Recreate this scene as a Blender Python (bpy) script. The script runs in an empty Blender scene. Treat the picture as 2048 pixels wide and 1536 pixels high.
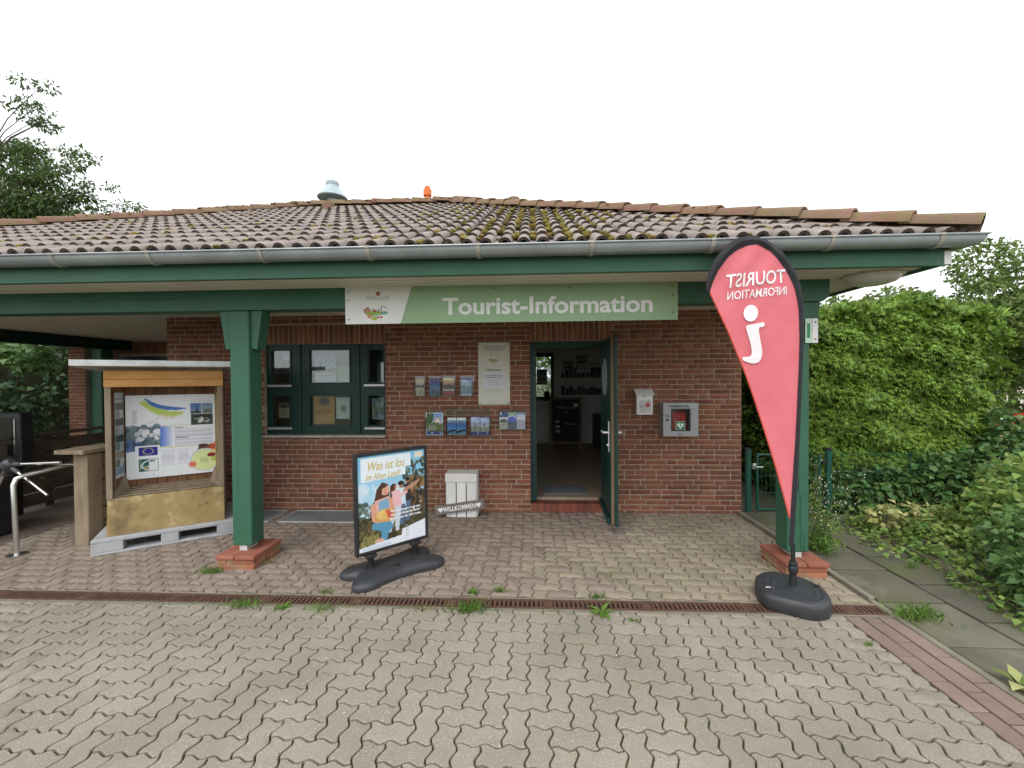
import bpy, bmesh, math, random
import numpy as np
from mathutils import Vector, Matrix, Euler

random.seed(7)
RS = np.random.RandomState(11)
S = bpy.context.scene
COL = S.collection
PI = math.pi

# ------------------------------------------------------------------ camera, sky, sun, exposure
CAM_H, CAM_Y = 1.63, -5.18
yaw, pitch, roll = math.radians(2.76), math.radians(-0.74), 0.0075
fw = Vector((-math.sin(yaw) * math.cos(pitch), math.cos(yaw) * math.cos(pitch), math.sin(pitch)))
rt = Vector((math.cos(yaw), math.sin(yaw), 0.0))
up = rt.cross(fw)
r2 = rt * math.cos(roll) - up * math.sin(roll)
u2 = rt * math.sin(roll) + up * math.cos(roll)
cd = bpy.data.cameras.new('camera')
cam = bpy.data.objects.new('camera', cd)
COL.objects.link(cam)
cd.sensor_width = 36.0
cd.lens = 850.0 * 36.0 / 2048.0
cd.clip_start, cd.clip_end = 0.05, 2000.0
cam.matrix_world = Matrix(((r2.x, u2.x, -fw.x, 0.0), (r2.y, u2.y, -fw.y, CAM_Y), (r2.z, u2.z, -fw.z, CAM_H), (0, 0, 0, 1)))
S.camera = cam

W = bpy.data.worlds.new('World')
S.world = W
W.use_nodes = True
wn, wl = W.node_tree.nodes, W.node_tree.links
wn.clear()
SUN_EL, SUN_AZ = math.radians(52), math.radians(200)
sky = wn.new('ShaderNodeTexSky')
sky.sky_type = 'NISHITA'
sky.sun_disc = False
sky.sun_elevation = SUN_EL
sky.sun_rotation = SUN_AZ
sky.dust_density = 4.0
sky.ozone_density = 1.0
# an overcast layer: the clear sky seen through an even bright cloud
hs = wn.new('ShaderNodeHueSaturation')
hs.inputs['Saturation'].default_value = 0.35
mixc = wn.new('ShaderNodeMixRGB')
mixc.inputs[0].default_value = 0.80
mixc.inputs[2].default_value = (13.2, 13.5, 13.9, 1)
bg = wn.new('ShaderNodeBackground')
bg.inputs['Strength'].default_value = 0.10
out = wn.new('ShaderNodeOutputWorld')
wl.new(sky.outputs[0], hs.inputs['Color'])
wl.new(hs.outputs[0], mixc.inputs[1])
wl.new(mixc.outputs[0], bg.inputs['Color'])
wl.new(bg.outputs[0], out.inputs['Surface'])

sd = bpy.data.lights.new('sun', 'SUN')
sd.energy = 1.0
sd.angle = math.radians(30)
sd.color = (1.0, 0.97, 0.92)
sun = bpy.data.objects.new('sun', sd)
COL.objects.link(sun)
# the sun stands behind the camera, a little to its left
sdir = Vector((math.sin(SUN_AZ) * math.cos(SUN_EL), math.cos(SUN_AZ) * math.cos(SUN_EL), math.sin(SUN_EL)))
sun.rotation_euler = sdir.to_track_quat('Z', 'Y').to_euler()
sun.location = sdir * 30

S.view_settings.view_transform = 'Standard'
S.view_settings.look = 'None'
S.view_settings.exposure = 0.50
S.view_settings.gamma = 1.0
S.view_settings.use_curve_mapping = False
try:
    S.cycles.max_bounces = 8
    S.cycles.diffuse_bounces = 5
    S.cycles.use_denoising = True
    S.cycles.sample_clamp_indirect = 6
except Exception:
    pass

# ------------------------------------------------------------------ materials
def lin(c):
    c = np.asarray(c, float)
    return np.where(c <= 0.04045, c / 12.92, ((c + 0.055) / 1.055) ** 2.4)

def s8(r, g, b):
    return tuple(float(x) for x in lin(np.array([r, g, b]) / 255.0))

def M(name, col, col2=None, scale=6.0, rough=0.75, bump=0.0, bscale=60.0, rnd=0.0, metal=0.0, spec=0.3, layers=(),
      stretch=None, trans=0.0, hue=0.0, lo=0.35, hi=0.65):
    m = bpy.data.materials.new(name)
    m.use_nodes = True
    n, l = m.node_tree.nodes, m.node_tree.links
    b = n['Principled BSDF']
    b.inputs['Roughness'].default_value = rough
    b.inputs['Metallic'].default_value = metal
    b.inputs['Specular IOR Level'].default_value = spec
    geo = n.new('ShaderNodeNewGeometry')
    pos = geo.outputs['Position']
    if stretch:
        mp = n.new('ShaderNodeMapping')
        mp.inputs['Scale'].default_value = stretch
        l.new(pos, mp.inputs['Vector'])
        pos = mp.outputs[0]

    def noise(sc, detail=5.0, rg=0.55):
        t = n.new('ShaderNodeTexNoise')
        t.inputs['Scale'].default_value = sc
        t.inputs['Detail'].default_value = detail
        t.inputs['Roughness'].default_value = rg
        l.new(pos, t.inputs['Vector'])
        return t.outputs['Fac']

    def ramp(src, a, c):
        r = n.new('ShaderNodeMapRange')
        r.inputs['From Min'].default_value = a
        r.inputs['From Max'].default_value = c
        r.clamp = True
        l.new(src, r.inputs['Value'])
        return r.outputs[0]

    def mix(f, a, c, amt=1.0):
        x = n.new('ShaderNodeMixRGB')
        if amt != 1.0:
            mu = n.new('ShaderNodeMath')
            mu.operation = 'MULTIPLY'
            mu.inputs[1].default_value = amt
            l.new(f, mu.inputs[0])
            f = mu.outputs[0]
        l.new(f, x.inputs[0])
        for k, v in ((1, a), (2, c)):
            if isinstance(v, tuple):
                x.inputs[k].default_value = (v[0], v[1], v[2], 1)
            else:
                l.new(v, x.inputs[k])
        return x.outputs[0]
    c = tuple(col)
    if col2 is not None:
        c = mix(ramp(noise(scale), lo, hi), c, tuple(col2))
    if rnd or hue:
        oi = n.new('ShaderNodeObjectInfo')
        ad = n.new('ShaderNodeMath')
        ad.operation = 'ADD'
        l.new(oi.outputs['Random'], ad.inputs[0])
        l.new(geo.outputs['Random Per Island'], ad.inputs[1])
        fr = n.new('ShaderNodeMath')
        fr.operation = 'FRACT'
        l.new(ad.outputs[0], fr.inputs[0])
        hsv = n.new('ShaderNodeHueSaturation')
        if isinstance(c, tuple):
            hsv.inputs['Color'].default_value = (c[0], c[1], c[2], 1)
        else:
            l.new(c, hsv.inputs['Color'])
        mr = n.new('ShaderNodeMapRange')
        mr.inputs['To Min'].default_value = 1 - rnd
        mr.inputs['To Max'].default_value = 1 + rnd
        l.new(fr.outputs[0], mr.inputs['Value'])
        l.new(mr.outputs[0], hsv.inputs['Value'])
        if hue:
            m2 = n.new('ShaderNodeMath')
            m2.operation = 'MULTIPLY'
            m2.inputs[1].default_value = 7.31
            l.new(fr.outputs[0], m2.inputs[0])
            f2 = n.new('ShaderNodeMath')
            f2.operation = 'FRACT'
            l.new(m2.outputs[0], f2.inputs[0])
            mh = n.new('ShaderNodeMapRange')
            mh.inputs['To Min'].default_value = 0.5 - hue
            mh.inputs['To Max'].default_value = 0.5 + hue
            l.new(f2.outputs[0], mh.inputs['Value'])
            l.new(mh.outputs[0], hsv.inputs['Hue'])
        c = hsv.outputs[0]
    for (lc, lsc, la, lb, amt) in layers:
        c = mix(ramp(noise(lsc, 6.0, 0.62), la, lb), c, tuple(lc), amt)
    if isinstance(c, tuple):
        b.inputs['Base Color'].default_value = (c[0], c[1], c[2], 1)
    else:
        l.new(c, b.inputs['Base Color'])
    if bump:
        bp = n.new('ShaderNodeBump')
        bp.inputs['Strength'].default_value = bump
        bp.inputs['Distance'].default_value = 0.01
        l.new(noise(bscale, 4.0), bp.inputs['Height'])
        l.new(bp.outputs[0], b.inputs['Normal'])
    if trans:
        tr = n.new('ShaderNodeBsdfTranslucent')
        if isinstance(c, tuple):
            tr.inputs['Color'].default_value = (c[0], c[1], c[2], 1)
        else:
            l.new(c, tr.inputs['Color'])
        ms = n.new('ShaderNodeMixShader')
        ms.inputs[0].default_value = trans
        l.new(b.outputs[0], ms.inputs[1])
        l.new(tr.outputs[0], ms.inputs[2])
        l.new(ms.outputs[0], n['Material Output'].inputs['Surface'])
    return m

def glass(name, tint=(0.9, 0.95, 0.95), refl=0.12, rough=0.03):
    m = bpy.data.materials.new(name)
    m.use_nodes = True
    n, l = m.node_tree.nodes, m.node_tree.links
    n.remove(n['Principled BSDF'])
    t = n.new('ShaderNodeBsdfTransparent')
    t.inputs[0].default_value = (*tint, 1)
    g = n.new('ShaderNodeBsdfGlossy')
    g.inputs['Roughness'].default_value = rough
    f = n.new('ShaderNodeFresnel')
    f.inputs[0].default_value = 1.5
    a = n.new('ShaderNodeMath')
    a.operation = 'ADD'
    a.inputs[1].default_value = refl
    x = n.new('ShaderNodeMixShader')
    l.new(f.outputs[0], a.inputs[0])
    l.new(a.outputs[0], x.inputs[0])
    l.new(t.outputs[0], x.inputs[1])
    l.new(g.outputs[0], x.inputs[2])
    l.new(x.outputs[0], n['Material Output'].inputs['Surface'])
    return m

def print_mat(name, rough=0.45, spec=0.3):
    m = bpy.data.materials.new(name)
    m.use_nodes = True
    n, l = m.node_tree.nodes, m.node_tree.links
    a = n.new('ShaderNodeAttribute')
    a.attribute_name = 'ink'
    l.new(a.outputs['Color'], n['Principled BSDF'].inputs['Base Color'])
    n['Principled BSDF'].inputs['Roughness'].default_value = rough
    n['Principled BSDF'].inputs['Specular IOR Level'].default_value = spec
    return m

T = {}
T['brick'] = M('brick_clay', (0.225, 0.087, 0.050), (0.275, 0.115, 0.070), 9, 0.85, 0.5, 130, rnd=0.20, hue=0.008,
               layers=[((0.115, 0.05, 0.036), 0.9, 0.50, 0.68, 0.40), ((0.13, 0.055, 0.045), 3.5, 0.5, 0.78, 0.55), ((0.40, 0.33, 0.26), 2.1, 0.66, 0.80, 0.25), ((0.42, 0.30, 0.24), 14, 0.66, 0.8, 0.35)])
T['mortar'] = M('mortar', (0.46, 0.385, 0.295), (0.36, 0.295, 0.225), 12, 0.95, 0.7, 220)
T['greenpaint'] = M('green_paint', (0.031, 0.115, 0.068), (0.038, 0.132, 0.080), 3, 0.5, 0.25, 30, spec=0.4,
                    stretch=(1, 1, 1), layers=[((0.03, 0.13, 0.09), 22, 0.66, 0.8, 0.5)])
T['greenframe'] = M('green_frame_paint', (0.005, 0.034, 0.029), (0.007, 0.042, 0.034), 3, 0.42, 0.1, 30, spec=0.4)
T['tile'] = M('roof_concrete', (0.222, 0.180, 0.158), (0.275, 0.230, 0.205), 7, 0.72, 0.35, 120, rnd=0.16, hue=0.012, spec=0.45,
              layers=[((0.42, 0.37, 0.33), 16, 0.60, 0.74, 0.45), ((0.045, 0.04, 0.026), 24, 0.585, 0.67, 0.8),
                      ((0.13, 0.10, 0.03), 5, 0.58, 0.75, 0.4)])
T['ridge'] = M('ridge_concrete', (0.205, 0.100, 0.070), (0.235, 0.135, 0.10), 5, 0.8, 0.4, 90, rnd=0.12, hue=0.01,
               layers=[((0.17, 0.15, 0.09), 1.1, 0.45, 0.60, 0.4), ((0.17, 0.16, 0.055), 13, 0.48, 0.62, 0.65), ((0.055, 0.048, 0.028), 24, 0.58, 0.70, 0.65)])
T['tileedge'] = M('tile_front_shade_algae', (0.050, 0.036, 0.030), (0.075, 0.055, 0.042), 20, 0.95, 0.3, 120, layers=[((0.09, 0.085, 0.03), 9, 0.55, 0.7, 0.6)])  # tile fronts: shade of the upright faces painted in, plus algae
T['deck'] = M('roof_underlay', (0.035, 0.026, 0.022), None, rough=0.95)
T['moss'] = M('moss_cushion', (0.17, 0.135, 0.028), (0.25, 0.20, 0.05), 25, 0.95, 0.8, 200, rnd=0.3, hue=0.02,
              layers=[((0.10, 0.085, 0.035), 18, 0.5, 0.7, 0.7)])
T['zinc'] = M('zinc', (0.37, 0.405, 0.42), (0.29, 0.315, 0.325), 4, 0.42, 0.1, 40, metal=0.45, spec=0.5,
              layers=[((0.30, 0.26, 0.20), 6, 0.62, 0.8, 0.4)])
T['soffit'] = M('soffit_white', (0.62, 0.58, 0.50), (0.68, 0.65, 0.57), 3, 0.6, 0.08, 40, rnd=0.04,
                layers=[((0.33, 0.25, 0.16), 4, 0.66, 0.82, 0.35)])
T['white'] = M('white_enamel', (0.80, 0.80, 0.79), (0.76, 0.76, 0.75), 5, 0.4, 0.0)
T['whitewood'] = M('whitewashed_wood', (0.80, 0.79, 0.76), (0.70, 0.69, 0.66), 9, 0.8, 0.35, 60, rnd=0.06, stretch=(1, 1, 0.25),
                   layers=[((0.36, 0.31, 0.25), 26, 0.66, 0.76, 0.6)])
T['greywood'] = M('grey_wood', (0.16, 0.145, 0.13), (0.21, 0.19, 0.17), 9, 0.8, 0.3, 60, stretch=(0.3, 1, 1.4))
T['oldwood'] = M('weathered_wood', (0.20, 0.155, 0.105), (0.30, 0.24, 0.165), 8, 0.85, 0.4, 70, stretch=(1, 1, 0.25),
                 layers=[((0.10, 0.08, 0.05), 11, 0.55, 0.75, 0.5)])
T['darkwood'] = M('dark_fence_wood', (0.085, 0.062, 0.045), (0.125, 0.095, 0.07), 8, 0.85, 0.4, 70, rnd=0.15, stretch=(1, 0.3, 1.3),
                  layers=[((0.09, 0.11, 0.05), 9, 0.55, 0.75, 0.4)])
T['orangewood'] = M('oiled_pine', (0.50, 0.235, 0.055), (0.58, 0.31, 0.095), 7, 0.5, 0.2, 60, spec=0.4, stretch=(0.3, 1, 2.2),
                    layers=[((0.22, 0.085, 0.02), 22, 0.70, 0.78, 0.8)])
T['ply'] = M('stained_plywood', (0.29, 0.205, 0.085), (0.39, 0.29, 0.13), 5, 0.7, 0.2, 60,
             layers=[((0.60, 0.53, 0.34), 5, 0.54, 0.70, 0.6), ((0.13, 0.095, 0.05), 3.6, 0.52, 0.68, 0.75), ((0.10, 0.075, 0.04), 16, 0.60, 0.70, 0.6)])
T['brownboard'] = M('brown_boards', (0.155, 0.072, 0.035), (0.215, 0.11, 0.055), 9, 0.7, 0.3, 60, rnd=0.12, stretch=(1, 1, 0.2))
T['pallet'] = M('grey_plastic', (0.44, 0.45, 0.47), (0.36, 0.37, 0.385), 7, 0.6, 0.2, 50,
                layers=[((0.22, 0.20, 0.165), 6, 0.55, 0.8, 0.55)])
T['alu'] = M('aluminium', (0.72, 0.73, 0.74), (0.60, 0.61, 0.62), 6, 0.35, metal=0.6, spec=0.5)
T['alusheet'] = M('galvanised_sheet', (0.70, 0.74, 0.75), (0.55, 0.57, 0.55), 10, 0.4, 0.2, 40, metal=0.3, spec=0.5,
                  layers=[((0.36, 0.36, 0.30), 15, 0.62, 0.75, 0.5)])
T['steel'] = M('stainless_steel', (0.62, 0.62, 0.60), None, rough=0.25, metal=0.95)
T['silver'] = M('silver_lacquer', (0.36, 0.37, 0.385), (0.39, 0.40, 0.415), 20, 0.42, metal=0.35, spec=0.5)
T['black'] = M('black_plastic', (0.017, 0.018, 0.020), (0.024, 0.025, 0.028), 12, 0.5, 0.12, 200, spec=0.4)
T['blackbase'] = M('black_rotomoulded', (0.030, 0.033, 0.038), (0.040, 0.043, 0.048), 12, 0.5, 0.15, 260, spec=0.5,
                   layers=[((0.11, 0.105, 0.095), 5, 0.60, 0.8, 0.35)])
T['dark'] = M('dark_metal', (0.02, 0.02, 0.021), None, rough=0.4)
T['gateg'] = M('moss_green_coating', (0.008, 0.075, 0.050), (0.010, 0.09, 0.06), 5, 0.4, 0.05, 60, spec=0.5)
T['redcloth'] = M('red_flag_cloth', (0.82, 0.195, 0.235), (0.86, 0.225, 0.265), 5, 0.65, 0.25, 14, trans=0.18)
T['blackcloth'] = M('black_sleeve_cloth', (0.022, 0.022, 0.026), (0.032, 0.032, 0.036), 9, 0.75, 0.15, 90)
T['whiteink'] = M('white_ink', (0.82, 0.82, 0.82), None, rough=0.5)
T['flagwhite'] = M('white_flag_print', (0.86, 0.82, 0.84), None, rough=0.65)
T['greyink'] = M('grey_ink', (0.14, 0.14, 0.14), None, rough=0.6)
T['lightgreyink'] = M('light_grey_ink', (0.42, 0.42, 0.44), None, rough=0.6)
T['goldink'] = M('gold_ink', (0.58, 0.42, 0.07), None, rough=0.5)
T['blackink'] = M('black_ink', (0.02, 0.02, 0.02), None, rough=0.6)
T['chalk'] = M('chalk', (0.60, 0.62, 0.62), (0.3, 0.31, 0.32), 60, 0.9)
T['paver'] = M('concrete_paver', (0.300, 0.266, 0.214), (0.350, 0.312, 0.252), 2.2, 0.9, 0.7, 260, rnd=0.07, hue=0.004,
               layers=[((0.60, 0.58, 0.52), 105, 0.575, 0.66, 0.75), ((0.13, 0.115, 0.095), 120, 0.57, 0.66, 0.55),
                       ((0.225, 0.205, 0.17), 0.8, 0.48, 0.64, 0.45), ((0.27, 0.26, 0.175), 1.5, 0.52, 0.70, 0.4), ((0.185, 0.165, 0.145), 7, 0.58, 0.76, 0.4)])
T['paver2'] = M('dry_concrete_paver', (0.252, 0.200, 0.162), (0.295, 0.238, 0.195), 2.2, 0.9, 0.5, 240, rnd=0.07, hue=0.004,
                layers=[((0.42, 0.37, 0.31), 105, 0.59, 0.68, 0.5), ((0.10, 0.08, 0.07), 120, 0.58, 0.68, 0.4),
                        ((0.25, 0.225, 0.15), 0.9, 0.55, 0.70, 0.6)])
T['paver3'] = M('algae_concrete_paver', (0.275, 0.232, 0.170), (0.325, 0.278, 0.206), 2.2, 0.9, 0.5, 240, rnd=0.09, hue=0.008,
                layers=[((0.50, 0.46, 0.38), 105, 0.59, 0.68, 0.5), ((0.21, 0.20, 0.115), 1.6, 0.5, 0.70, 0.5)])
T['joint'] = M('joint_soil', (0.062, 0.050, 0.036), (0.085, 0.07, 0.045), 8, 1.0, 0.6, 200,
               layers=[((0.085, 0.10, 0.022), 1.7, 0.47, 0.60, 0.9), ((0.16, 0.17, 0.03), 9, 0.62, 0.70, 0.6)])
T['joint2'] = M('joint_sand', (0.30, 0.24, 0.185), (0.22, 0.17, 0.125), 5, 1.0, 0.5, 200,
                layers=[((0.07, 0.075, 0.03), 1.6, 0.52, 0.6, 0.9)])
T['edging'] = M('red_edging_brick', (0.205, 0.150, 0.122), (0.25, 0.185, 0.155), 4, 0.9, 0.5, 200, rnd=0.14, hue=0.01,
                layers=[((0.16, 0.15, 0.09), 3, 0.55, 0.75, 0.5)])
T['slab'] = M('old_paving_slab', (0.100, 0.096, 0.072), (0.150, 0.143, 0.106), 2, 0.92, 0.5, 160, rnd=0.16,
              layers=[((0.115, 0.125, 0.045), 1.6, 0.46, 0.64, 0.65), ((0.30, 0.29, 0.20), 2.2, 0.58, 0.75, 0.5), ((0.40, 0.38, 0.30), 80, .62, .70, .4)])
T['kerb'] = M('kerb_concrete', (0.27, 0.25, 0.20), (0.20, 0.185, 0.13), 5, 0.95, 0.5, 120)
T['iron'] = M('rusty_iron', (0.110, 0.062, 0.045), (0.155, 0.09, 0.066), 20, 0.7, 0.4, 120, metal=0.3,
              layers=[((0.20, 0.13, 0.09), 9, 0.6, 0.75, 0.5)])
T['soil'] = M('soil_ground', (0.10, 0.085, 0.055), (0.075, 0.09, 0.04), 1.2, 1.0, 0.5, 40)
T['baseclay'] = M('base_clay_tile', (0.29, 0.10, 0.062), (0.33, 0.13, 0.085), 10, 0.75, 0.3, 120, rnd=0.12,
                  layers=[((0.15, 0.13, 0.06), 7, 0.6, 0.75, 0.45)])
T['basebrick'] = M('base_clay_brick', (0.30, 0.095, 0.055), (0.36, 0.14, 0.085), 10, 0.85, 0.4, 120, rnd=0.2,
                   layers=[((0.25, 0.235, 0.12), 6, 0.46, 0.62, 0.8)])
T['basemortar'] = M('base_mortar', (0.52, 0.46, 0.34), (0.38, 0.35, 0.20), 8, 0.95, 0.5, 120)
T['step'] = M('threshold_clay', (0.20, 0.058, 0.038), (0.25, 0.08, 0.052), 9, 0.6, 0.3, 120, rnd=0.15)
T['sillstone'] = M('sill_stone', (0.47, 0.43, 0.36), (0.36, 0.32, 0.27), 9, 0.8, 0.2, 100)
T['innerwall'] = M('inner_plaster', (0.78, 0.77, 0.74), (0.74, 0.73, 0.70), 2, 0.9)
T['innerfloor'] = M('inner_floor', (0.36, 0.28, 0.20), (0.42, 0.33, 0.245), 3, 0.45, rnd=0.06)
T['felt'] = M('grey_doormat_felt', (0.22, 0.23, 0.25), (0.27, 0.28, 0.30), 60, 0.95, 0.5, 300)
T['slate'] = M('chalkboard', (0.018, 0.022, 0.028), (0.028, 0.033, 0.042), 5, 0.7)
T['print'] = print_mat('printed_paper')
T['printgloss'] = print_mat('printed_film', 0.3, 0.5)
T['glass'] = glass('window_glass', (0.85, 0.9, 0.9), 0.05)
T['clear'] = glass('clear_acrylic', (0.93, 0.95, 0.96), 0.03, 0.08)
T['redbag'] = M('red_bag', (0.50, 0.04, 0.04), (0.62, 0.10, 0.09), 14, 0.5, 0.3, 40)
T['pvc'] = M('orange_clay_pipe', (0.75, 0.19, 0.05), None, rough=0.6)
T['carred'] = M('red_car_paint', (0.42, 0.012, 0.018), None, rough=0.2, spec=0.6)
T['tyre'] = M('tyre_rubber', (0.02, 0.02, 0.02), None, rough=0.85)
T['lot'] = M('parking_lot_gravel', (0.42, 0.39, 0.31), (0.35, 0.33, 0.26), 6, 0.95, 0.4, 60)
T['bark'] = M('bark', (0.10, 0.08, 0.06), (0.15, 0.12, 0.09), 12, 0.9, 0.6, 60)
T['stem'] = M('green_stem', (0.10, 0.15, 0.05), None, rough=0.8)
T['blossom'] = M('cream_blossom', (0.70, 0.66, 0.52), None, rough=0.8)
T['passage'] = M('passage_floor', (0.15, 0.115, 0.095), (0.19, 0.15, 0.125), 3, 0.9, 0.3, 100)
T['lampglass'] = M('opal_lamp_cover', (0.62, 0.61, 0.59), (0.56, 0.54, 0.51), 6, 0.3, spec=0.5,
                   layers=[((0.25, 0.20, 0.13), 12, 0.64, 0.76, 0.5)])
def leafmat(name, c1, c2, rnd=0.35, hue=0.02, trans=0.3, rough=0.5, layers=()):
    return M(name, c1, c2, 3.0, rough, 0.0, rnd=rnd, hue=hue, trans=trans, spec=0.35, layers=layers)
T['thuja'] = leafmat('hedge_leaf', (0.140, 0.240, 0.034), (0.205, 0.325, 0.050), 0.45, 0.02, 0.25)
T['treeleaf'] = leafmat('tree_leaf', (0.065, 0.115, 0.032), (0.105, 0.165, 0.045), 0.35, 0.02, 0.35)
T['farleaf'] = leafmat('far_tree_leaf', (0.115, 0.180, 0.045), (0.175, 0.25, 0.065), 0.35, 0.02, 0.3)
T['bigleaf'] = leafmat('broad_leaf', (0.095, 0.185, 0.06), (0.135, 0.245, 0.075), 0.3, 0.02, 0.3)
T['shadeleaf'] = leafmat('shade_leaf', (0.045, 0.095, 0.040), (0.07, 0.13, 0.05), 0.35, 0.02, 0.2)  # darker copy of the broad leaf, passage shade put into its colour
T['ivy'] = leafmat('ivy_leaf', (0.072, 0.150, 0.042), (0.115, 0.215, 0.06), 0.4, 0.03, 0.25)
T['ivylight'] = leafmat('young_ivy_leaf', (0.18, 0.285, 0.065), (0.26, 0.37, 0.10), 0.35, 0.03, 0.4)
T['yellowleaf'] = leafmat('yellow_variegated_leaf', (0.56, 0.54, 0.24), (0.44, 0.46, 0.16), 0.25, 0.02, 0.35)
T['weed'] = leafmat('weed_leaf', (0.11, 0.21, 0.035), (0.17, 0.29, 0.055), 0.3, 0.02, 0.35)
T['straw'] = leafmat('dry_grass', (0.30, 0.24, 0.10), (0.24, 0.22, 0.08), 0.3, 0.02, 0.2)

# ------------------------------------------------------------------ mesh helpers
class MB:
    def __init__(self):
        self.v, self.f = [], []

    def add(self, verts, faces):
        o = len(self.v)
        self.v.extend([tuple(map(float, p)) for p in verts])
        self.f.extend([tuple(i + o for i in f) for f in faces])
        return self

    def box(self, a, b, bevel=0.0):
        x0, y0, z0 = [min(p, q) for p, q in zip(a, b)]
        x1, y1, z1 = [max(p, q) for p, q in zip(a, b)]
        if bevel <= 0 or min(x1 - x0, y1 - y0, z1 - z0) <= 2 * bevel:
            self.add([(x0, y0, z0), (x1, y0, z0), (x1, y1, z0), (x0, y1, z0), (x0, y0, z1), (x1, y0, z1), (x1, y1, z1), (x0, y1, z1)],
                     [(0, 3, 2, 1), (4, 5, 6, 7), (0, 1, 5, 4), (1, 2, 6, 5), (2, 3, 7, 6), (3, 0, 4, 7)])
            return self
        bm = bmesh.new()
        bmesh.ops.create_cube(bm, size=1.0)
        for q in bm.verts:
            q.co = Vector(((x0 + x1) / 2 + q.co.x * (x1 - x0), (y0 + y1) / 2 + q.co.y * (y1 - y0), (z0 + z1) / 2 + q.co.z * (z1 - z0)))
        bmesh.ops.bevel(bm, geom=list(bm.edges), offset=bevel, segments=1, affect='EDGES', profile=0.5)
        bm.verts.index_update()
        self.add([q.co[:] for q in bm.verts], [[q.index for q in f.verts] for f in bm.faces])
        bm.free()
        return self

    def tube(self, pts, r, n=8, caps=True, radii=None):
        pts = [Vector(p) for p in pts]
        rings = []
        prev = None
        for i, p in enumerate(pts):
            if i == 0:
                d = pts[1] - p
            elif i == len(pts) - 1:
                d = p - pts[i - 1]
            else:
                d = (pts[i + 1] - p).normalized() + (p - pts[i - 1]).normalized()
            d.normalize()
            ref = prev if prev is not None else (Vector((0, 0, 1)) if abs(d.z) < 0.9 else Vector((1, 0, 0)))
            a = (ref - d * ref.dot(d)).normalized()
            prev = a
            b = d.cross(a)
            rr = radii[i] if radii else r
            rings.append([p + a * (math.cos(2 * PI * k / n) * rr) + b * (math.sin(2 * PI * k / n) * rr) for k in range(n)])
        vs = [q for g in rings for q in g]
        fs = []
        for i in range(len(pts) - 1):
            for k in range(n):
                k2 = (k + 1) % n
                fs.append((i * n + k, i * n + k2, (i + 1) * n + k2, (i + 1) * n + k))
        if caps:
            fs.append(tuple(range(n - 1, -1, -1)))
            fs.append(tuple((len(pts) - 1) * n + k for k in range(n)))
        return self.add(vs, fs)

    def lathe(self, prof, c=(0, 0, 0), n=24, sx=1.0, sy=1.0):
        vs, fs = [], []
        for (r, z) in prof:
            for k in range(n):
                a = 2 * PI * k / n
                vs.append((c[0] + r * math.cos(a) * sx, c[1] + r * math.sin(a) * sy, c[2] + z))
        for i in range(len(prof) - 1):
            for k in range(n):
                k2 = (k + 1) % n
                fs.append((i * n + k, i * n + k2, (i + 1) * n + k2, (i + 1) * n + k))
        fs.append(tuple(range(n - 1, -1, -1)))
        fs.append(tuple((len(prof) - 1) * n + k for k in range(n)))
        return self.add(vs, fs)

    def prism(self, poly, a, b, axis='y'):
        """extrude a 2D polygon between a and b along an axis; poly is (x,z) for y, (y,z) for x, (x,y) for z"""
        n = len(poly)
        def P(p, t):
            return (p[0], t, p[1]) if axis == 'y' else (t, p[0], p[1]) if axis == 'x' else (p[0], p[1], t)
        vs = [P(p, a) for p in poly] + [P(p, b) for p in poly]
        fs = [tuple(range(n)), tuple(range(2 * n - 1, n - 1, -1))]
        for k in range(n):
            k2 = (k + 1) % n
            fs.append((k, n + k, n + k2, k2))
        return self.add(vs, fs)

    def quad(self, a, b, c, d):
        return self.add([a, b, c, d], [(0, 1, 2, 3)])

    def xf(self, mat):
        self.v = [tuple(mat @ Vector(p)) for p in self.v]
        return self

    def mesh(self, name, mat, smooth=False):
        me = bpy.data.meshes.new(name)
        me.from_pydata(self.v, [], self.f)
        me.update()
        bm = bmesh.new()
        bm.from_mesh(me)
        if len(bm.faces) < 20000:
            bmesh.ops.recalc_face_normals(bm, faces=list(bm.faces))
            bm.to_mesh(me)
        bm.free()
        if mat:
            me.materials.append(mat)
        if smooth:
            me.polygons.foreach_set('use_smooth', [True] * len(me.polygons))
            try:
                me.set_sharp_from_angle(angle=math.radians(40))
            except Exception:
                pass
        return me

    def build(self, name, mat, parent=None, smooth=False, **props):
        return link(name, self.mesh(name, mat, smooth), parent, **props)

def link(name, me, parent=None, loc=None, rot=None, **props):
    o = bpy.data.objects.new(name, me)
    COL.objects.link(o)
    if parent is not None:
        o.parent = parent
    if loc is not None:
        o.location = loc
    if rot is not None:
        o.rotation_euler = rot
    for k, v in props.items():
        o[k] = v
    return o

def thing(name, label, cat, loc=(0, 0, 0), rz=0.0, group=None, rot=None):
    o = bpy.data.objects.new(name, None)
    COL.objects.link(o)
    o.empty_display_size = 0.1
    o.location = loc
    o.rotation_euler = rot if rot else (0, 0, rz)
    o['label'], o['category'] = label, cat
    if group:
        o['group'] = group
    return o

def tag(o, label, cat, group=None):
    o['label'], o['category'] = label, cat
    if group:
        o['group'] = group
    return o

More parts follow.
